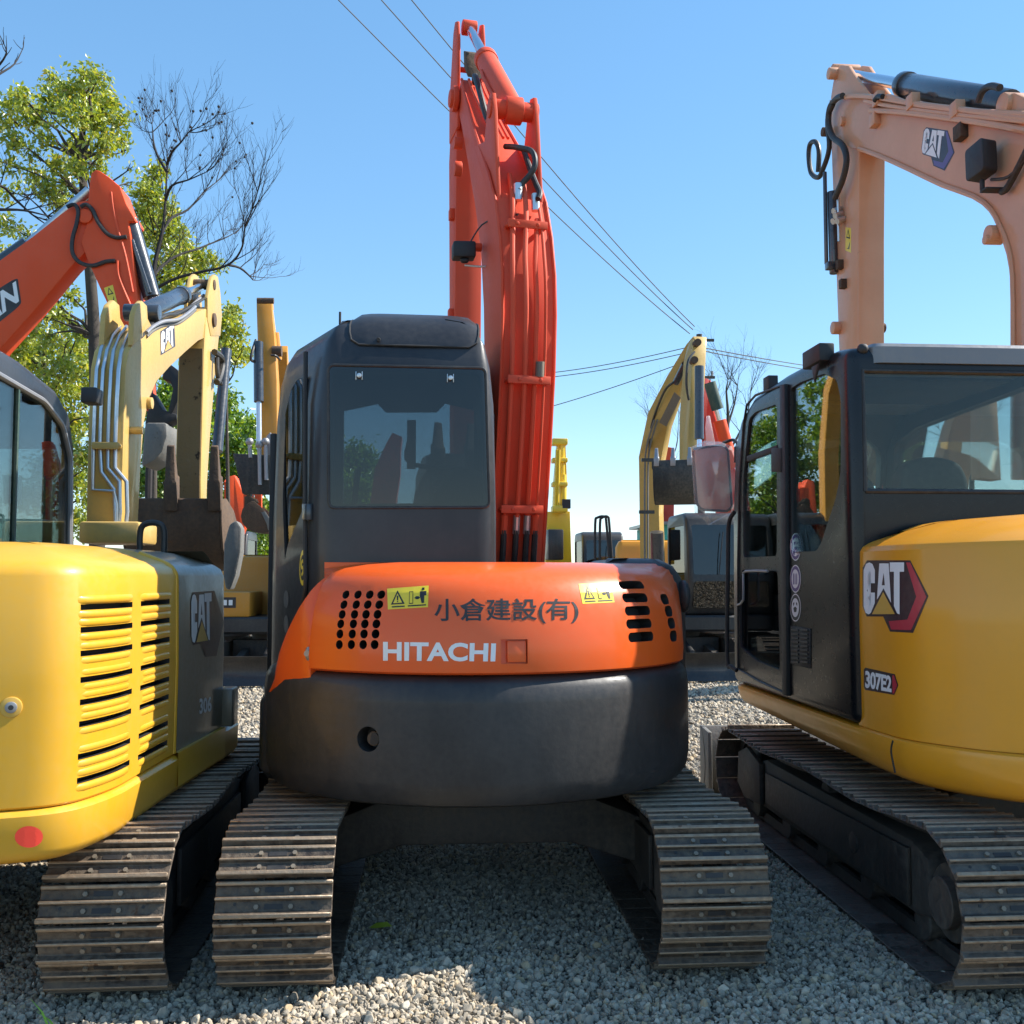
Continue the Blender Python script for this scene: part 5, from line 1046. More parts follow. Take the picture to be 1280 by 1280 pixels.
    win([(x0+.1, .62, 1.7), (x1-.1, .62, 1.7), (x1-.1, .62, 2.4), (x0+.1, .62, 2.4)], (0, 1, 0), 'rear_window')
    m = MB(); bx(m, x0+.2, x1-.2, .1, .25, 1.1, 1.9); bx(m, x0+.2, x1-.2, -.3, .2, 1.1, 1.4); obj('seat', m, 'seat', cab, bevel=.04)
    a = V(x0+.5, -.83, 1.6); obj('wiper', MB().tube([a, a+Vector((.05, -.01, .5)), a+Vector((.08, -.0, .7))], .008, n=6), 'black', cab)
    return cab
def bg(label, px, Y, **k):
    x = (px-545)/1280*Y; T = thing('excavator', label, 'excavator', (x, Y, 0), group=GB); far_body(T, x, Y, **k); return T
# --- golden yellow machine left of the middle cab, facing us
B1 = bg('golden yellow excavator with raised black bucket, seen left of the charcoal cab', 352, 16.6, pm='amber_far', badge=True, cover=1.95)
beam('boom', [PY(352, 690, 16), PY(352, 560, 16.1), PY(351, 480, 15.8), PY(349, 436, 15.2)], [.12, .13, .12, .07], (1, 0, 0), .24, 'amber_far', B1)
a1 = beam('arm', [PY(331, 374, 13.5), PY(332, 392, 13.5), PY(335, 425, 13.4), PY(338, 480, 13.3), PY(338, 572, 13.1)], [.05, .10, .12, .12, .08], (1, 0, 0), .20, 'amber_far', B1)
for x, y, r_ in ((328, 377, .04), (337, 377, .04), (347, 440, .07), (340, 470, .03)): q = PY(x, y, 13.3); obj('pin_boss', MB().cyl(q+Vector((-.06, -.04, 0)), q+Vector((.06, -.04, 0)), r_, n=12), 'bucket_rust', a1)
rod(B1, PY(323, 428, 13.1), PY(324, 562, 12.9), .062, frac=.56, name='bucket_cylinder', tip='chrome_dull'); rod(B1, PY(347, 450, 13.6), PY(340, 388, 13.5), .06, 'amber_far', name='arm_cylinder')
obj('arm_hose', MB().tube([PY(320, 425, 13.1), PY(315, 440, 13), PY(314, 450, 13), PY(320, 452, 13.05)], .02, n=6), 'rubber', a1); obj('arm_hose', MB().tube([PY(339, 444, 13.0), PY(345, 445, 13), PY(350, 450, 13.2)], .015, n=6), 'rubber', a1)
m = MB(); m.slab([PY(333, 545, 12.9), PY(338, 540, 12.9), PY(343, 552, 12.9), PY(338, 572, 12.9), PY(332, 572, 12.9)], Vector((0, 0, 0)), Vector((0, .05, 0))); obj('bucket_link', m, 'steel', B1, bevel=.01)
m = MB(); m.slab([PY(x, y, 12.8) for x, y in ((291, 567), (346, 569), (346, 619), (303, 617))], Vector((0, 0, 0)), Vector((0, .03, 0)))
bk1 = obj('bucket', m, 'bucket_dark', B1, bevel=.008)
for L_ in (((291, 567), (297, 567), (308, 617), (303, 617)), ((341, 568), (346, 569), (346, 619), (341, 618))): obj('side_plate', MB().slab([PY(x, y, 12.83) for x, y in L_], Vector((0, 0, 0)), Vector((0, .45, 0))), 'bucket_dark', bk1)
obj('bucket_back', MB().slab([PY(x, y, 13.25) for x, y in ((294, 567), (346, 569), (346, 617), (304, 616))], Vector((0, 0, 0)), Vector((0, .03, 0))), 'bucket_dark', bk1)
for x, y0, y1 in ((312, 552, 572), (324, 556, 606), (332, 552, 600), (342, 556, 590)): q0, q1 = PY(x, y0, 12.75), PY(x+1, y1, 12.75); obj('bucket_ear', MB().cyl(q0, q1, .025, n=8).sphere(q0, .05), 'bucket_dark' if x % 2 else 'steel', bk1)
# badge print
bb = [o for o in B1.children if o.name.startswith('side_box')][0]
# --- small orange machine behind it
B2 = bg('small orange excavator far back, brown bucket hanging in the gap left of the charcoal cab', 268, 24, pm='orange_far')
beam('boom', [PY(292, 700, 23), PY(292, 650, 22.9), PY(290, 600, 22.5)], [.12, .2, .12], (1, 0, 0), .3, 'orange_far', B2)
beam('arm', [PY(290, 596, 22.3), PY(300, 640, 22.0), PY(297, 668, 21.9)], [.08, .26, .12], (0, 1, 0), .3, 'orange_far', B2)
beam('arm_link', [PY(311, 605, 21), PY(311, 640, 21)], [.10, .10], (0, 1, 0), .1, 'orange_far', B2); beam('arm_link', [PY(323, 605, 21), PY(323, 640, 21)], [.07, .07], (0, 1, 0), .1, 'orange_far', B2)
bucket(B2, PY(317, 628, 20.8), Vector((1, 0, 0)), Vector((0, 1, 0)), R(-10), .9, .5, mats=('bucket_rust', 'bucket_grey'))
# --- lemon yellow machine seen right of the red boom
B3 = bg('lemon yellow excavator with upright boom just right of the big red boom', 722, 24, pm='lemon_far', cabside=1)
beam('boom', [PY(697, 705, 23.5), PY(697, 640, 23.3)], [.30, .26], (0, 1, 0), .4, 'lemon_far', B3); beam('boom_head', [PY(699, 640, 23), PY(700, 600, 22.8), PY(701, 556, 22.6)], [.15, .14, .09], (0, 1, 0), .3, 'lemon_far', B3)
for dx, rr in ((-6, .03), (-3, .03)): obj('boom_tube', MB().tube([PY(700+dx, 640, 22.4), PY(701+dx, 600, 22.3), PY(702+dx, 562, 22.2)], rr, n=6), 'lemon_far', B3)
for y, h_ in ((552, .07), (575, .05), (605, .05), (636, .07)): q = PY(700, y, 22.35); obj('boom_collar', MB().box(q.x-.17, q.x+.17, q.y-.05, q.y+.3, q.z-h_, q.z+h_), 'lemon_far', B3, bevel=.02)
obj('counterweight_block', MB().box(*[v for a, b in [(PY(684, 700, 22.9), PY(703, 662, 22.9))] for v in (a.x, b.x, 22.7, 23.4, a.z, b.z)]), 'dark_far', B3, bevel=.03)
rod(B3, PY(704, 640, 22.5), PY(703, 555, 22.4), .08, 'lemon_far', name='arm_cylinder', tip='lemon_far'); m = MB(); m.box(*[v for a in [PY(707, 630, 22.4)] for v in (a.x-.08, a.x+.1, a.y-.1, a.y+.1, a.z-.1, a.z+.1)]); obj('work_lamp', m, 'black', B3)
# --- black tubular guard
g3 = MB(); 
for dx in (0, 6): g3.tube([PY(744+dx, 712, 17), PY(744+dx, 655, 17), PY(747+dx, 647, 17), PY(756+dx*.6, 646, 17), PY(758+dx*.6, 655, 17), PY(763+dx*.5, 712, 17)], .022, n=8)
T = thing('handrail', 'black tubular handrail hoop rising above the orange engine cover', 'handrail', (2.7, 17, 0)); g3.tube([PY(746, 712, 17), Vector((2.65, 17, 0))], .03, n=8); g3.tube([PY(762, 712, 17), Vector((2.95, 17, 0))], .03, n=8); obj('hoop', g3, 'black', T)
B7 = bg('amber excavator behind the black handrail hoop, only its rounded cover showing', 838, 20.5, pm='amber', cabside=1, blade=False, cover=2.35, hascab=False)
# --- tan yellow machine with dark bucket, facing us
B4 = bg('tan yellow excavator with hanging dark bucket, just left of the glossy black cab', 846, 16.8, pm='yellow_far')
beam('boom', [PY(816, 720, 16), PY(815, 640, 16), PY(815, 575, 15.9), PY(825, 525, 15.4), PY(845, 480, 14.6), PY(866, 440, 13.8), PY(873, 428, 13.6)], [.17, .15, .18, .18, .14, .10, .07], (.45, .9, 0), .30, 'yellow_pale', B4)
b4n = [o for o in B4.children if o.name.startswith('boom')][0]
for k, dx in enumerate((0, 4)): obj('boom_tube', MB().tube([PY(806+dx, 700, 15.6), PY(806+dx, 600, 15.6), PY(808+dx, 560, 15.4), PY(818+dx, 525, 15.0)], .014, n=6), 'bucket_grey', b4n)
for x, y in ((803, 640), (806, 575), (845, 497)): q = PY(x, y, 15.3); obj('tube_clamp', MB().box(q.x-.05, q.x+.18, q.y-.03, q.y+.03, q.z-.025, q.z+.025), 'dark_far', b4n)
for x, y, yy in ((872, 428, 13.35), (868, 450, 13.3), (862, 604, 13.15)): q = PY(x, y, yy); obj('pin_boss', MB().cyl(q+Vector((0, -.02, 0)), q+Vector((0, .1, 0)), .05, n=12), 'bucket_rust', b4n)
obj('boom_cylinder', MB().cyl(PY(822, 720, 15.2), PY(821, 665, 15.0), .10, n=12), 'cylinder_black', B4)
obj('arm_hose', MB().tube([PY(868, 440, 13.2), PY(860, 452, 13.1), PY(858, 480, 13.1), PY(861, 500, 13.2)], .016, n=6), 'rubber', b4n)
obj('name_strip', MB().slab([PY(824, 528, 14.9), PY(833, 533, 14.9), PY(851, 497, 14.2), PY(843, 490, 14.2)], Vector((0, 0, 0)), Vector((0, .01, 0))), 'bucket_grey', b4n, smooth=False)
a4 = beam('arm', [PY(872, 424, 13.6), PY(868, 450, 13.5), PY(864, 520, 13.4), PY(861, 615, 13.3)], [.08, .14, .16, .09], (1, .2, 0), .20, 'yellow_pale', B4)
rod(B4, PY(874, 458, 13.1), PY(874, 585, 13.0), .06, frac=.72, name='bucket_cylinder'); rod(B4, PY(845, 478, 14.2), PY(866, 436, 13.5), .05, name='arm_cylinder')
obj('boom_tube', MB().tube([PY(812, 560, 15.6), PY(815, 530, 15.2), PY(830, 490, 14.4), PY(842, 478, 14)], .018, n=6), 'rubber', B4)
m = MB(); m.slab([PY(852, 590, 13.1), PY(860, 585, 13.1), PY(866, 610, 13.1), PY(856, 615, 13.1)], Vector((0, 0, 0)), Vector((0, .1, 0))); obj('bucket_link', m, 'bucket_rust', B4, bevel=.01)
bucket(B4, PY(855, 612, 13.2), Vector((-.3, -1, 0)).normalized(), Vector((1, -.3, 0)).normalized(), R(72), .82, .68, mats=('bucket_dark', 'bucket_dark'), tooth_mat='steel')
# --- red machine behind it
B12 = None
B5 = bg('red excavator with white stripe on its boom, half hidden by the wrapped mirror', 960, 21, pm='red_far', cabside=1)
beam('boom', [PY(878, 478, 19), PY(886, 520, 19), PY(905, 600, 19.3), PY(918, 690, 19.6)], [.12, .2, .22, .22], (0, 1, 0), .3, 'red_far', B5)
beam('boom_stripe', [PY(884, 520, 18.8), PY(889, 560, 18.82)], [.05, .09], (0, 1, 0), .02, 'white_print', B5)
beam('arm', [PY(879, 474, 18.6), PY(872, 520, 18.5), PY(868, 600, 18.4)], [.08, .14, .1], (0, 1, 0), .22, 'red_far', B5)
c = rod(B5, PY(916, 585, 18.4), PY(892, 500, 18.3), .12, 'orange_far', frac=.7, name='arm_cylinder'); obj('cylinder_sleeve', MB().cyl(PY(897, 512, 18.25), PY(887, 478, 18.2), .11, n=14), 'green_boot', c)
# --- small red arm in the gap under the tan boom
B6 = bg('red excavator far back, its arm showing through the crook of the tan boom', 846, 33, pm='red_far')
beam('boom', [PY(833, 690, 32), PY(833, 600, 32), PY(837, 562, 31.5)], [.2, .22, .1], (0, 1, 0), .3, 'red_far', B6)
beam('arm', [PY(837, 560, 31), PY(832, 600, 31)], [.12, .16], (0, 1, 0), .3, 'orange_far', B6)
# --- machines beyond the right hand cab, seen through its glass
B9 = bg('amber excavator seen through the windows of the glossy black cab', 1205, 15.5, pm='amber_boom')
beam('boom', [PY(1180, 700, 15), PY(1185, 600, 15), PY(1200, 530, 14.6), PY(1225, 470, 14)], [.2, .25, .2, .12], (0, 1, 0), .3, 'amber_boom', B9); beam('arm', [PY(1228, 466, 13.7), PY(1232, 600, 13.5)], [.12, .15], (0, 1, 0), .25, 'amber_boom', B9)
B10 = bg('yellow excavator seen through the side glass of the glossy black cab', 1060, 19, pm='yellow_far')
beam('boom', [PY(1045, 700, 18.5), PY(1042, 600, 18.5), PY(1032, 520, 18), PY(1020, 455, 17)], [.2, .25, .25, .15], (0, 1, 0), .3, 'yellow_far', B10); beam('arm', [PY(1018, 450, 17), PY(1005, 590, 17)], [.12, .14], (0, 1, 0), .25, 'yellow_far', B10)
# a red machine ahead of the middle one, seen through its cab glass
B11 = bg('red excavator seen through the rear glass of the charcoal cab', 505, 17, pm='red_far', cabside=-1)
beam('boom', [PY(478, 640, 16), PY(485, 590, 16), PY(492, 560, 15.6), PY(497, 545, 15.4)], [.2, .2, .12, .08], (0, 1, 0), .3, 'red_far', B11)
# --- orange machine at the far left, boom reaching over the yellow one
B8 = thing('excavator', 'orange excavator reaching in from the left edge, white capitals on a black boom patch', 'excavator', (-8.2, 10, 0), group=GB)
far_body(B8, -8.2, 10, 'orange_far', cabside=-1)
Y8 = 10.0; D8 = Vector((0, .26, 0))
def p8(L, Y=Y8): return [PY(x, y, Y) for x, y in L]
b8 = obj('boom', MB().slab(p8([(-130, 420), (-60, 352), (0, 325), (40, 296), (75, 268), (97, 252), (110, 250), (117, 258), (118, 268), (108, 290), (106, 316), (90, 332), (45, 386), (0, 436), (-40, 500), (-50, 720), (-120, 720)]), Vector((0, 0, 0)), D8), 'orange_boom' if 0 else 'orange_far', B8, bevel=.012, angle=25)
A8 = obj('arm', MB().slab(p8([(114, 216), (119, 212), (124, 213), (136, 221), (150, 233), (158, 255), (168, 272), (169, 276), (160, 277), (164, 300), (171, 360), (180, 440), (186, 505), (172, 508), (158, 440), (144, 400), (125, 360), (108, 322), (101, 302), (108, 280), (110, 250), (112, 228)], Y8-.03), Vector((0, 0, 0)), Vector((0, .32, 0))), 'orange_far', B8, bevel=.012, angle=25)
obj('arm_rib', MB().tube(p8([(139, 240), (142, 262), (147, 285), (157, 320), (166, 365)], Y8-.035), .012, n=6), 'orange_far', A8)
bv8 = bvh_of([b8]); pt = decal('name_patch', flat_mesh([rounded([Vector((0, 0, 0)), Vector((1, 0, 0)), Vector((1, 1, 0)), Vector((0, 1, 0))], .1)], .2), ((-110, 488), (27, 381), (22, 346), (-110, 430)), bv8, 'black_print', b8, .003)
decal('name_lettering', text_flat('DOOSAN', .03), ((-100, 473), (24, 377), (20, 351), (-100, 431)), bv8, 'white_print', pt, .006)
bva8 = bvh_of([A8]); warning(((137, 381), (147, 380), (141, 356), (130, 360)), bva8, A8, vertical=True)
c = obj('arm_cylinder', MB().cyl(PY(-90, 395, Y8+.12), PY(36, 306, Y8+.12), .085, n=16), 'cylinder_black', B8); obj('piston_rod', MB().cyl(PY(30, 311, Y8+.12), PY(112, 238, Y8+.12), .05, n=14), 'chrome_dull', c)
obj('bucket_cylinder', MB().cyl(PY(162, 276, Y8+.1), PY(190, 372, Y8+.1), .085, n=16).cyl(PY(188, 362, Y8+.1), PY(206, 455, Y8+.1), .045, n=12).cyl(PY(165, 300, Y8+.0), PY(187, 366, Y8+.0), .02, n=8), 'cylinder_black', B8)
for L_ in ([(86, 261), (95, 258), (100, 266), (98, 282), (93, 300), (93, 318), (102, 330), (118, 334), (134, 329), (146, 328)], [(103, 261), (110, 258), (118, 265), (125, 280), (136, 294), (148, 299), (160, 298)]): obj('arm_hose', MB().tube([p+Vector((0, -.05, 0)) for p in p8(L_)], .020, n=8), 'rubber', A8)
obj('hydraulic_tube', MB().tube([p+Vector((0, -.05, 0)) for p in p8([(149, 328), (150, 345), (157, 365), (168, 390)])], .014, n=6), 'orange_far', A8)
q = p8([(108, 272)])[0]; obj('pin_boss', MB().cyl(q+Vector((0, -.05, 0)), q+Vector((0, .3, 0)), .07, n=18), 'orange_far', A8, bevel=.006)
m = MB(); m.slab(p8([(204, 458), (214, 456), (222, 462), (229, 476), (227, 490), (214, 520), (210, 516), (216, 486), (212, 476), (203, 474)]), Vector((0, 0, 0)), Vector((0, .2, 0))); m.slab(p8([(190, 490), (196, 500), (203, 512), (221, 518), (221, 524), (204, 532), (198, 545), (188, 545), (181, 530)]), Vector((0, 0, 0)), Vector((0, .22, 0))); obj('bucket_link', m, 'black', B8, bevel=.01)
m = MB(); m.slab(p8([(181, 528), (208, 528), (209, 545), (203, 565), (193, 576), (181, 582), (176, 583)], Y8-.1), Vector((0, 0, 0)), Vector((0, .5, 0))); obj('bucket', m, 'bucket_grey', B8, bevel=.03)
# ================================================================ shed, pole and wires
x0, x1, zt = PY(988, 700, 27).x, PY(1046, 700, 27).x, PY(1000, 545, 27).z; G = thing('reflection_stand_in', 'tall teal block added for the reflection in the side glass of the black cab', 'stand_in_block', ((x0+x1)/2, 27, 0))  # teal block added to stand in for a reflection in the side glass
for k in range(3): obj('stand_in_block', MB().box(x0, x1, 26.2, 28.5, zt*k/3+.02, zt*(k+1)/3), 'teal_far', G, bevel=.03)
S = thing('site_shed', 'low teal sheet metal shed behind the machines on the right', 'shed', (7, 27, 0)); x0, x1 = PY(824, 700, 27).x, PY(1080, 700, 27).x; zt = PY(830, 656, 27).z
k = 0; x = x0
while x < x1-.01:
    m = MB().box(x+.01, min(x+.98, x1), 27, 27.05, 0, zt)
    for j in range(4): m.box(x+.08+j*.24, x+.14+j*.24, 26.97, 27.0, 0, zt)
    obj('wall_sheet', m, 'teal_far', S, smooth=False); x += 1
obj('wall', MB().box(x0, x1, 27.08, 30, 0, zt-.02), 'teal_far', S, smooth=False); obj('roof', MB().box(x0-.2, x1+.2, 26.8, 30.2, zt, zt+.08), 'roof_grey', S)
U = thing('utility_pole', 'thin utility pole with crossarms standing behind the tan boom', 'pole', (10.3, 40, 0)); t_ = PY(874, 418, 40); m = MB().cyl((t_.x, 40, 0), t_, .16, .12, n=12); obj('pole', m, 'wood_pole', U)
m = MB(); m.box(t_.x-.1, t_.x+.6, 39.95, 40.05, t_.z-.28, t_.z-.18); obj('crossarm', m, 'wood_pole', U); m = MB().box(t_.x-.7, t_.x+.6, 39.9, 40.0, t_.z-1.8, t_.z-1.7); obj('crossarm', m, 'wood_pole', U)
for dx in (-.6, -.1, .5): obj('insulator', MB().cyl((t_.x+dx, 39.95, t_.z-1.7), (t_.x+dx, 39.95, t_.z-1.5), .05, n=8), 'steel', U)
wires = [((420, -3, 16), (862, 417, 39.9), 'upper'), ((474, -3, 16), (866, 412, 39.9), 'x'), ((512, -3, 16), (868, 408, 39.9), 'y'), ((640, 475, 60), (870, 438, 40), 'z'), ((640, 470, 60), (872, 431, 40), 'w'), ((876, 434, 40), (1140, 470, 70), 'v'), ((876, 438, 40), (1140, 476, 70), 'u'), ((600, 530, 60), (868, 448, 40), 't')]
WL = ['power line crossing the sky top left, lowest of the three', 'power line crossing the sky, middle of the three', 'power line crossing the sky, highest of the three', 'power line sagging left from the pole, lower of a pair', 'power line sagging left from the pole, upper of a pair', 'power line running right from the pole, upper of a pair', 'power line running right from the pole, lower of a pair', 'faint power line low in the sky left of the pole']
for (a, b, _), lb in zip(wires, WL):
    p, q = PY(*a), PY(*b); pts = [p+(q-p)*(k/16)-Vector((0, 0, 1))*(.9*(k/16)*(1-k/16)) for k in range(17)]
    r = .009 if a[2] < 30 else .024; tag(obj('power_line', MB().tube(pts, r, n=5, sm=1, r1=.02 if a[2] < 30 else .018), 'wood_pole'), lb, 'wire', 'power lines')
# ================================================================ trees
def leaf_mat(name, stops, trans=.45):
    m = bpy.data.materials.new(name); m.use_nodes = True; MATS[name] = m; N, L = m.node_tree.nodes, m.node_tree.links; N.clear()
    out = N.new('ShaderNodeOutputMaterial'); g = N.new('ShaderNodeNewGeometry'); rp = _ramp(N, L, g.outputs['Random Per Island'], stops)
    d = N.new('ShaderNodeBsdfDiffuse'); t = N.new('ShaderNodeBsdfTranslucent'); gl = N.new('ShaderNodeBsdfGlossy'); gl.inputs['Roughness'].default_value = .35; gl.inputs[0].default_value = (.9, .95, .9, 1)
    L.new(rp.outputs[0], d.inputs[0]); mx = _mix(N, L, 1.0, rp.outputs[0], (1.5, 1.4, .5), 'MULTIPLY'); L.new(mx, t.inputs[0])
    a = N.new('ShaderNodeMixShader'); a.inputs[0].default_value = trans; L.new(d.outputs[0], a.inputs[1]); L.new(t.outputs[0], a.inputs[2])
    b = N.new('ShaderNodeMixShader'); b.inputs[0].default_value = .06; L.new(a.outputs[0], b.inputs[1]); L.new(gl.outputs[0], b.inputs[2]); L.new(b.outputs[0], out.inputs[0])
leaf_mat('leaf_light', [(0, (.17, .24, .035)), (.35, (.26, .33, .045)), (.7, (.36, .41, .06)), (.93, (.48, .46, .09)), (1, (.38, .27, .07))])
leaf_mat('leaf_green', [(0, (.08, .16, .02)), (.5, (.15, .27, .03)), (.85, (.24, .36, .05)), (1, (.38, .40, .06))])
paint('bark', (.045, .035, .028), .8, dust=.4, dustcol=(.14, .12, .09), coat=0, bump=.6)
paint('bark_dark', (.020, .016, .016), .8, dust=.2, dustcol=(.08, .07, .06), coat=0, bump=.3)
def leaf_cloud(centres, count, ln, seed):
    """centres: (x, y, z, radius); returns a mesh of folded leaves hanging in small sprays"""
    rg = np.random.RandomState(seed); C_ = np.array(centres); wts = C_[:, 3]**2; wts = wts/wts.sum(); nsp = max(1, count//9)
    ci = rg.choice(len(C_), nsp, p=wts); d = rg.normal(size=(nsp, 3)); d /= np.linalg.norm(d, axis=1)[:, None]; rad = C_[ci, 3]*rg.uniform(.15, 1.0, nsp)**.6*rg.uniform(.75, 1.15, nsp)
    sp = C_[ci, :3]+d*rad[:, None]*np.array([1, 1, .8]); sp = np.repeat(sp, 9, axis=0); n = len(sp); p = sp+rg.normal(size=(n, 3))*ln*.75
    ax = rg.normal(size=(n, 3)); ax[:, 2] -= .7; ax /= np.linalg.norm(ax, axis=1)[:, None]; sd_ = np.cross(ax, rg.normal(size=(n, 3))); sd_ /= np.linalg.norm(sd_, axis=1)[:, None]
    L_ = ln*rg.uniform(.6, 1.25, n)[:, None]; W_ = L_*.24; nn = np.cross(ax, sd_)
    V_ = np.stack([p, p+ax*L_*.45+sd_*W_+nn*W_*.3, p+ax*L_, p+ax*L_*.45-sd_*W_+nn*W_*.3], 1).reshape(-1, 3)
    F_ = (np.arange(n)[:, None]*4+np.array([0, 1, 2, 0, 2, 3])).reshape(-1, 3)
    me = bpy.data.meshes.new('crown'); me.vertices.add(len(V_)); me.vertices.foreach_set('co', V_.ravel()); me.loops.add(F_.size); me.loops.foreach_set('vertex_index', F_.ravel().astype(np.int32))
    me.polygons.add(len(F_)); me.polygons.foreach_set('loop_start', np.arange(0, F_.size, 3, dtype=np.int32)); me.update(calc_edges=True); return me
def crown(T, centres, count, ln, seed, mat):
    og = ORG[T.name]; me = leaf_cloud([(a-og.x, b-og.y, c-og.z, r) for a, b, c, r in centres], count, ln, seed); me.materials.append(MATS[mat]); o = bpy.data.objects.new('crown', me); COL.objects.link(o); o.parent = T; o['kind'] = 'stuff'; return o
def jig(a, b, n, amp, rs):
    L = (b-a).length; return [a+(b-a)*(k/n)+Vector((rs.gauss(0, 1), rs.gauss(0, 1), rs.gauss(0, .6)))*(amp*L*math.sin(math.pi*k/n)) for k in range(n+1)]
def leafy(label, px, Y, trunk, clusters, seed, count, ln, mat, r0=.12, group=None, dy=1.2):
    rs = random.Random(seed); T = thing('tree', label, 'tree', ((px-545)/1280*Y, Y, 0), group=group); tp = [PY(x, y, Y) for x, y in trunk]; base = Vector((tp[0].x, Y, -.05))
    m = MB(); pth = [base]+tp; m.tube(pth, r0, n=8, r1=r0*.25); C_ = []
    for (x, y, r) in clusters:
        yy = Y+rs.uniform(-dy, dy); c = PY(x, y, yy); rr = r/1280*Y; C_.append((c.x, c.y, c.z, rr)); q = [p for p in tp if p.z < c.z-.1] or tp[:1]
        s = min(q, key=lambda p: (p-c).length+abs((c.z-p.z)-(c-p).length*.55)*.3); m.tube(jig(s, c, 4, .07, rs), r0*.18+.008, n=5, sm=2, r1=.006)
        for _ in range(4): e = c+Vector((rs.gauss(0, 1), rs.gauss(0, 1), rs.gauss(.1, .8))).normalized()*rr; m.tube(jig(c-(c-s)*.15, e, 3, .08, rs), .009, n=4, sm=1, r1=.003)
    obj('trunk', m, 'bark', T, angle=60); crown(T, C_, count, ln, seed, mat); return T
leafy('tall loose tree with yellow green leaves rising behind the orange boom at the left', 122, 17, [(122, 640), (121, 520), (118, 420), (112, 330), (106, 250), (102, 200), (104, 150), (106, 110)],
 [(107, 92, 14), (122, 100, 14), (92, 112, 18), (62, 98, 10), (75, 120, 20), (110, 125, 20), (135, 128, 16), (150, 148, 13), (120, 150, 20), (90, 145, 18), (60, 125, 14), (30, 122, 13), (18, 130, 14), (42, 145, 18), (10, 150, 14), (150, 172, 13), (130, 178, 16), (100, 178, 16), (20, 175, 14), (40, 190, 14), (58, 172, 10), (10, 205, 12), (72, 205, 11), (95, 205, 13), (120, 205, 12), (48, 218, 14), (60, 235, 12), (80, 228, 10), (22, 235, 8), (160, 187, 6), (168, 207, 5), (163, 228, 5), (5, 280, 14), (25, 290, 12), (10, 320, 14), (35, 325, 10), (75, 255, 12), (72, 245, 9), (5, 350, 12), (30, 350, 9), (70, 390, 12), (85, 405, 14), (60, 420, 12), (90, 370, 9), (55, 395, 9), (5, 240, 8)],
 3, 9000, .10, 'leaf_light', r0=.14)
leafy('leafy green tree behind the pale yellow boom, beside the bare one', 196, 19, [(192, 640), (192, 500), (192, 420), (196, 350), (198, 300), (200, 250)],
 [(197, 212, 9), (190, 225, 11), (180, 240, 12), (195, 248, 12), (175, 262, 10), (190, 272, 14), (210, 262, 10), (212, 285, 14), (180, 292, 10), (200, 300, 14), (226, 290, 8), (228, 305, 8), (222, 322, 14), (200, 330, 12), (245, 320, 10), (262, 325, 8), (245, 335, 12), (230, 342, 10), (215, 350, 12), (275, 332, 5), (205, 362, 8)],
 5, 4800, .11, 'leaf_light', r0=.07)
leafy('low spreading green tree behind the pale yellow arm', 285, 19, [(285, 660), (284, 560), (283, 480), (284, 420)],
 [(292, 390, 9), (285, 402, 9), (296, 412, 7), (276, 420, 9), (285, 432, 11), (300, 440, 8), (275, 440, 8), (305, 432, 4), (295, 448, 6), (272, 405, 5)], 6, 1900, .11, 'leaf_light', r0=.05, dy=.6)
leafy('broad bright green tree low at the left behind the yellow cab', 55, 20, [(60, 640), (60, 540), (60, 470)],
 [(20, 430, 22), (50, 430, 22), (85, 430, 22), (105, 440, 16), (40, 455, 24), (75, 460, 24), (105, 465, 20), (15, 455, 20), (125, 455, 14), (115, 490, 18), (80, 490, 26), (50, 490, 22), (130, 480, 14), (45, 412, 12), (100, 415, 12), (112, 410, 8), (130, 520, 20), (90, 530, 24), (110, 565, 22), (95, 600, 24), (118, 620, 20), (100, 650, 24), (60, 580, 24), (40, 620, 26), (20, 520, 24)], 8, 10500, .12, 'leaf_light', r0=.12)
def mass(label, px, Y, cl, seed, count, ln): return leafy(label, px, Y, [(px, 700), (px, 640), (px, 590)], cl, seed, count, ln, 'leaf_green', r0=.09, group='green trees behind the yard')
mass('bright green tree filling the gap between the pale arm and the black bucket', 290, 27, [(285, 500, 16), (270, 515, 18), (292, 525, 18), (310, 538, 14), (320, 530, 10), (275, 545, 22), (300, 560, 22), (325, 560, 16), (335, 545, 10), (262, 575, 20), (285, 590, 24), (312, 595, 22), (330, 600, 18), (290, 630, 26), (320, 640, 24), (340, 640, 16), (310, 670, 26), (335, 680, 20), (280, 670, 20), (300, 700, 24), (330, 705, 20), (343, 520, 7), (346, 505, 5)], 9, 12000, .16)
mass('bright green tree filling the gap between the pale boom and its arm', 215, 26, [(215, 490, 18), (230, 500, 16), (200, 510, 16), (240, 530, 20), (215, 530, 22), (190, 550, 20), (235, 565, 22), (210, 580, 22), (185, 600, 22), (215, 620, 22), (240, 610, 20), (190, 650, 24), (230, 650, 22), (205, 475, 8), (250, 480, 10), (235, 470, 7), (180, 480, 10)], 10, 11000, .16)
mass('round green tree far ahead, seen through the rear glass of the charcoal cab', 445, 45, [(430, 580, 18), (445, 568, 18), (460, 580, 16), (475, 600, 16), (430, 605, 20), (455, 610, 20), (440, 635, 22), (475, 630, 20)], 12, 5000, .26)
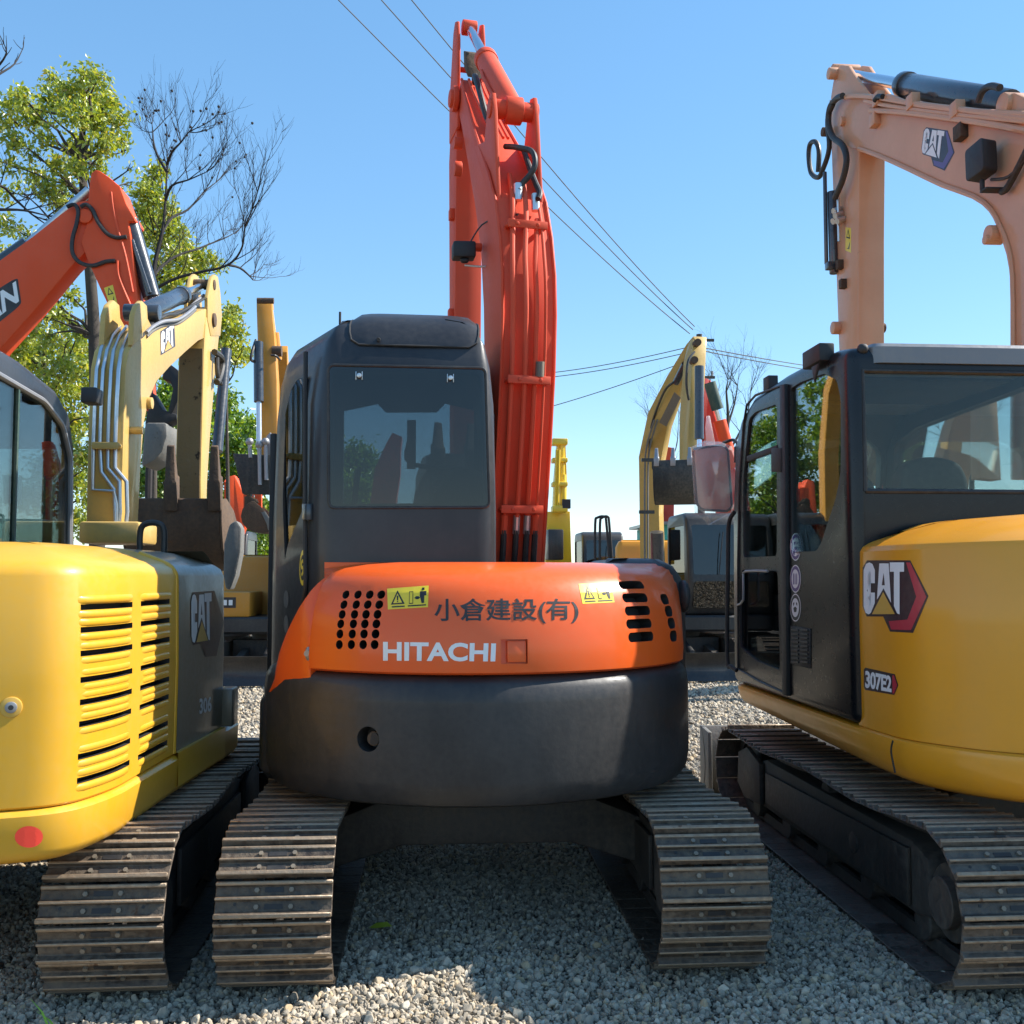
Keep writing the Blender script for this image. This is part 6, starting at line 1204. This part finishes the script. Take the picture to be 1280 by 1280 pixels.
# bare trees: limbs traced, twigs grown
def twigs(m, a, d, ln, r, depth, rs, up=.35, out=None):
    if depth == 0 or ln < .05: 
        return
    n = 4; P = [a]; dd = d.normalized()
    for k in range(n):
        dd = (dd+Vector((rs.gauss(0, .09), rs.gauss(0, .09), rs.gauss(0, .07)+up*.16))).normalized(); P.append(P[-1]+dd*ln/n)
    m.tube(P, r, n=4 if r < .02 else 6, sm=1, r1=r*.45)
    for k in range(1, n+1):
        for _ in range(2 if k < n else 2):
            if rs.random() < (.45 if k < n else .9):
                ax = dd.orthogonal().normalized(); ax.rotate(Matrix.Rotation(rs.uniform(0, 6.28), 3, dd)); e = (dd*rs.uniform(.8, 1.3)+ax*rs.uniform(.4, .85)).normalized()
                twigs(m, P[k], e, ln*rs.uniform(.5, .78), max(.0024, r*.42), depth-1, rs, up)
def bare(label, Y, limbs, seed, r0, depth=3, tw=.75, pods=0, mat='bark_dark', group=None, up=.35, step=1):
    rs = random.Random(seed); b = PY(limbs[0][0][0], limbs[0][0][1], Y); T = thing('bare_tree', label, 'tree', (b.x, Y, 0), group=group); m = MB()
    m.tube([Vector((b.x, Y, -.05)), Vector((b.x, Y, b.z*.5)), b], r0*1.2, n=8, r1=r0)
    for li, L_ in enumerate(limbs):
        zz = 0; P = []
        for i, (x, y) in enumerate(L_): P.append(PY(x, y, Y+.25*i*(1 if li % 2 else -1)*(li > 0)))
        ra = r0 if li == 0 else r0*.5; m.tube(P, ra, n=6, sm=3, r1=r0*.14)
        for i in range(1, len(P), step):
            d = (P[i]-P[i-1]).normalized(); f = i/(len(P)-1)
            for _ in range(2 if f > .5 else 1):
                ax = Vector((rs.gauss(0, 1), rs.gauss(0, 1), rs.gauss(.4, .6))).normalized(); twigs(m, P[i], (d+ax*.8).normalized(), tw*rs.uniform(.6, 1.1), r0*.18, depth, rs, up)
        twigs(m, P[-1], (P[-1]-P[-2]).normalized(), tw, r0*.16, depth, rs, up)
    t = obj('trunk', m, mat, T, smooth=False)
    if pods:
        s = MB(); vs = [v for v in m.v[::5] if v.z > max(q.z for q in m.v)*.78]
        for v in rs.sample(vs, min(pods, len(vs))): s.sphere(v, .022, n=5, m=4)
        o = obj('seed_pods', s, 'bark_dark', T, smooth=False); o['kind'] = 'stuff'
    return T
bare('bare dark tree with spreading twigs and seed pods right of the leafy one', 16, [[(190, 420), (192, 345), (196, 318), (203, 290), (207, 250), (208, 225), (209, 208)], [(192, 345), (205, 330), (225, 318), (245, 312), (262, 305), (280, 298), (292, 292)], [(196, 360), (220, 348), (250, 340), (275, 335), (292, 326), (303, 308), (306, 285), (315, 262), (322, 240)],
 [(203, 290), (215, 272), (235, 262), (255, 240), (270, 228)], [(207, 250), (215, 232), (235, 225), (258, 215)], [(209, 215), (197, 195), (192, 178), (191, 165), (190, 155)], [(209, 205), (215, 190), (226, 178), (236, 165)], [(285, 331), (300, 335), (312, 345), (316, 350)]], 21, .050, depth=3, tw=.62, pods=50, up=.85)
bare('bare branch tips poking in at the top left corner', 14, [[(-60, 300), (-45, 200), (-30, 120), (-15, 100)], [(-30, 110), (0, 92), (18, 80), (28, 62)], [(-20, 100), (0, 80), (8, 66), (5, 55)]], 5, .04, depth=1, tw=.35)
bare('bare limbs crossing the leafy tree at the left edge', 15.5, [[(-40, 500), (-35, 330), (-25, 250)], [(-25, 250), (0, 232), (20, 250), (40, 268), (60, 282)], [(-20, 262), (5, 262), (30, 263), (60, 270)], [(60, 215), (75, 195), (95, 210), (100, 235)]][:3], 15, .06, depth=2, tw=.5)
bare('wintry bare tree behind the red machine, left of the glossy black cab', 30, [[(908, 640), (908, 570), (910, 520), (908, 490), (910, 475)], [(908, 570), (925, 540), (935, 515), (938, 490)], [(908, 570), (895, 530), (890, 500)], [(910, 530), (918, 505), (922, 482)], [(905, 600), (940, 570), (950, 530)]], 31, .08, depth=3, tw=.85, mat='bark', group='wintry trees behind the yard')
bare('wintry bare tree low behind the tan boom', 36, [[(832, 640), (832, 590), (828, 540), (825, 515)], [(832, 590), (845, 560), (848, 530)], [(832, 600), (820, 560), (815, 530)]], 32, .06, depth=3, tw=.8, mat='bark', group='wintry trees behind the yard')
bare('wintry bare tree seen through the rear glass of the right hand cab', 28, [[(1215, 640), (1215, 590), (1220, 560), (1218, 535)], [(1215, 590), (1235, 560), (1240, 540)], [(1215, 590), (1195, 560), (1190, 540)]], 33, .09, depth=3, tw=.7, mat='bark', group='wintry trees behind the yard')
# leaf and grass on the gravel
q = PY(475, 1153, 4.72); q.z = .03; m = MB(); m.add([q+Vector(v) for v in ((-.05, 0, .0), (-.02, .03, .012), (.03, .028, .016), (.055, .0, .005), (.03, -.028, .012), (-.02, -.03, .008))], [(0, 1, 5), (1, 2, 4, 5), (2, 3, 4)])
MATS['fresh_leaf'] = MATS['leaf_light']; paint('leaf_yellow', (.42, .50, .03), .5, dust=.05, coat=0); tag(obj('fallen_leaf', m, 'leaf_yellow'), 'small yellow green leaf lying on the gravel under the middle machine', 'leaf')
g = MB(); b = PZ_ = CO+ray(63, 1290)*(1.6/-ray(63, 1290).z)
for dx, dy, h_ in ((0, 0, .12), (.02, .01, .07)): g.add([b+Vector(v) for v in ((dx-.005, dy, 0), (dx+.005, dy, 0), (dx-.03, dy-.01, h_*.6), (dx-.022, dy-.01, h_*.6), (dx-.075, dy, h_))], [(0, 1, 3, 2), (2, 3, 4)])
paint('grass_blade', (.10, .30, .03), .5, dust=.05, coat=0); tag(obj('grass_sprout', g, 'grass_blade'), 'single green grass sprout at the bottom left corner of the gravel', 'grass')
SC.collection.children.link(COL)
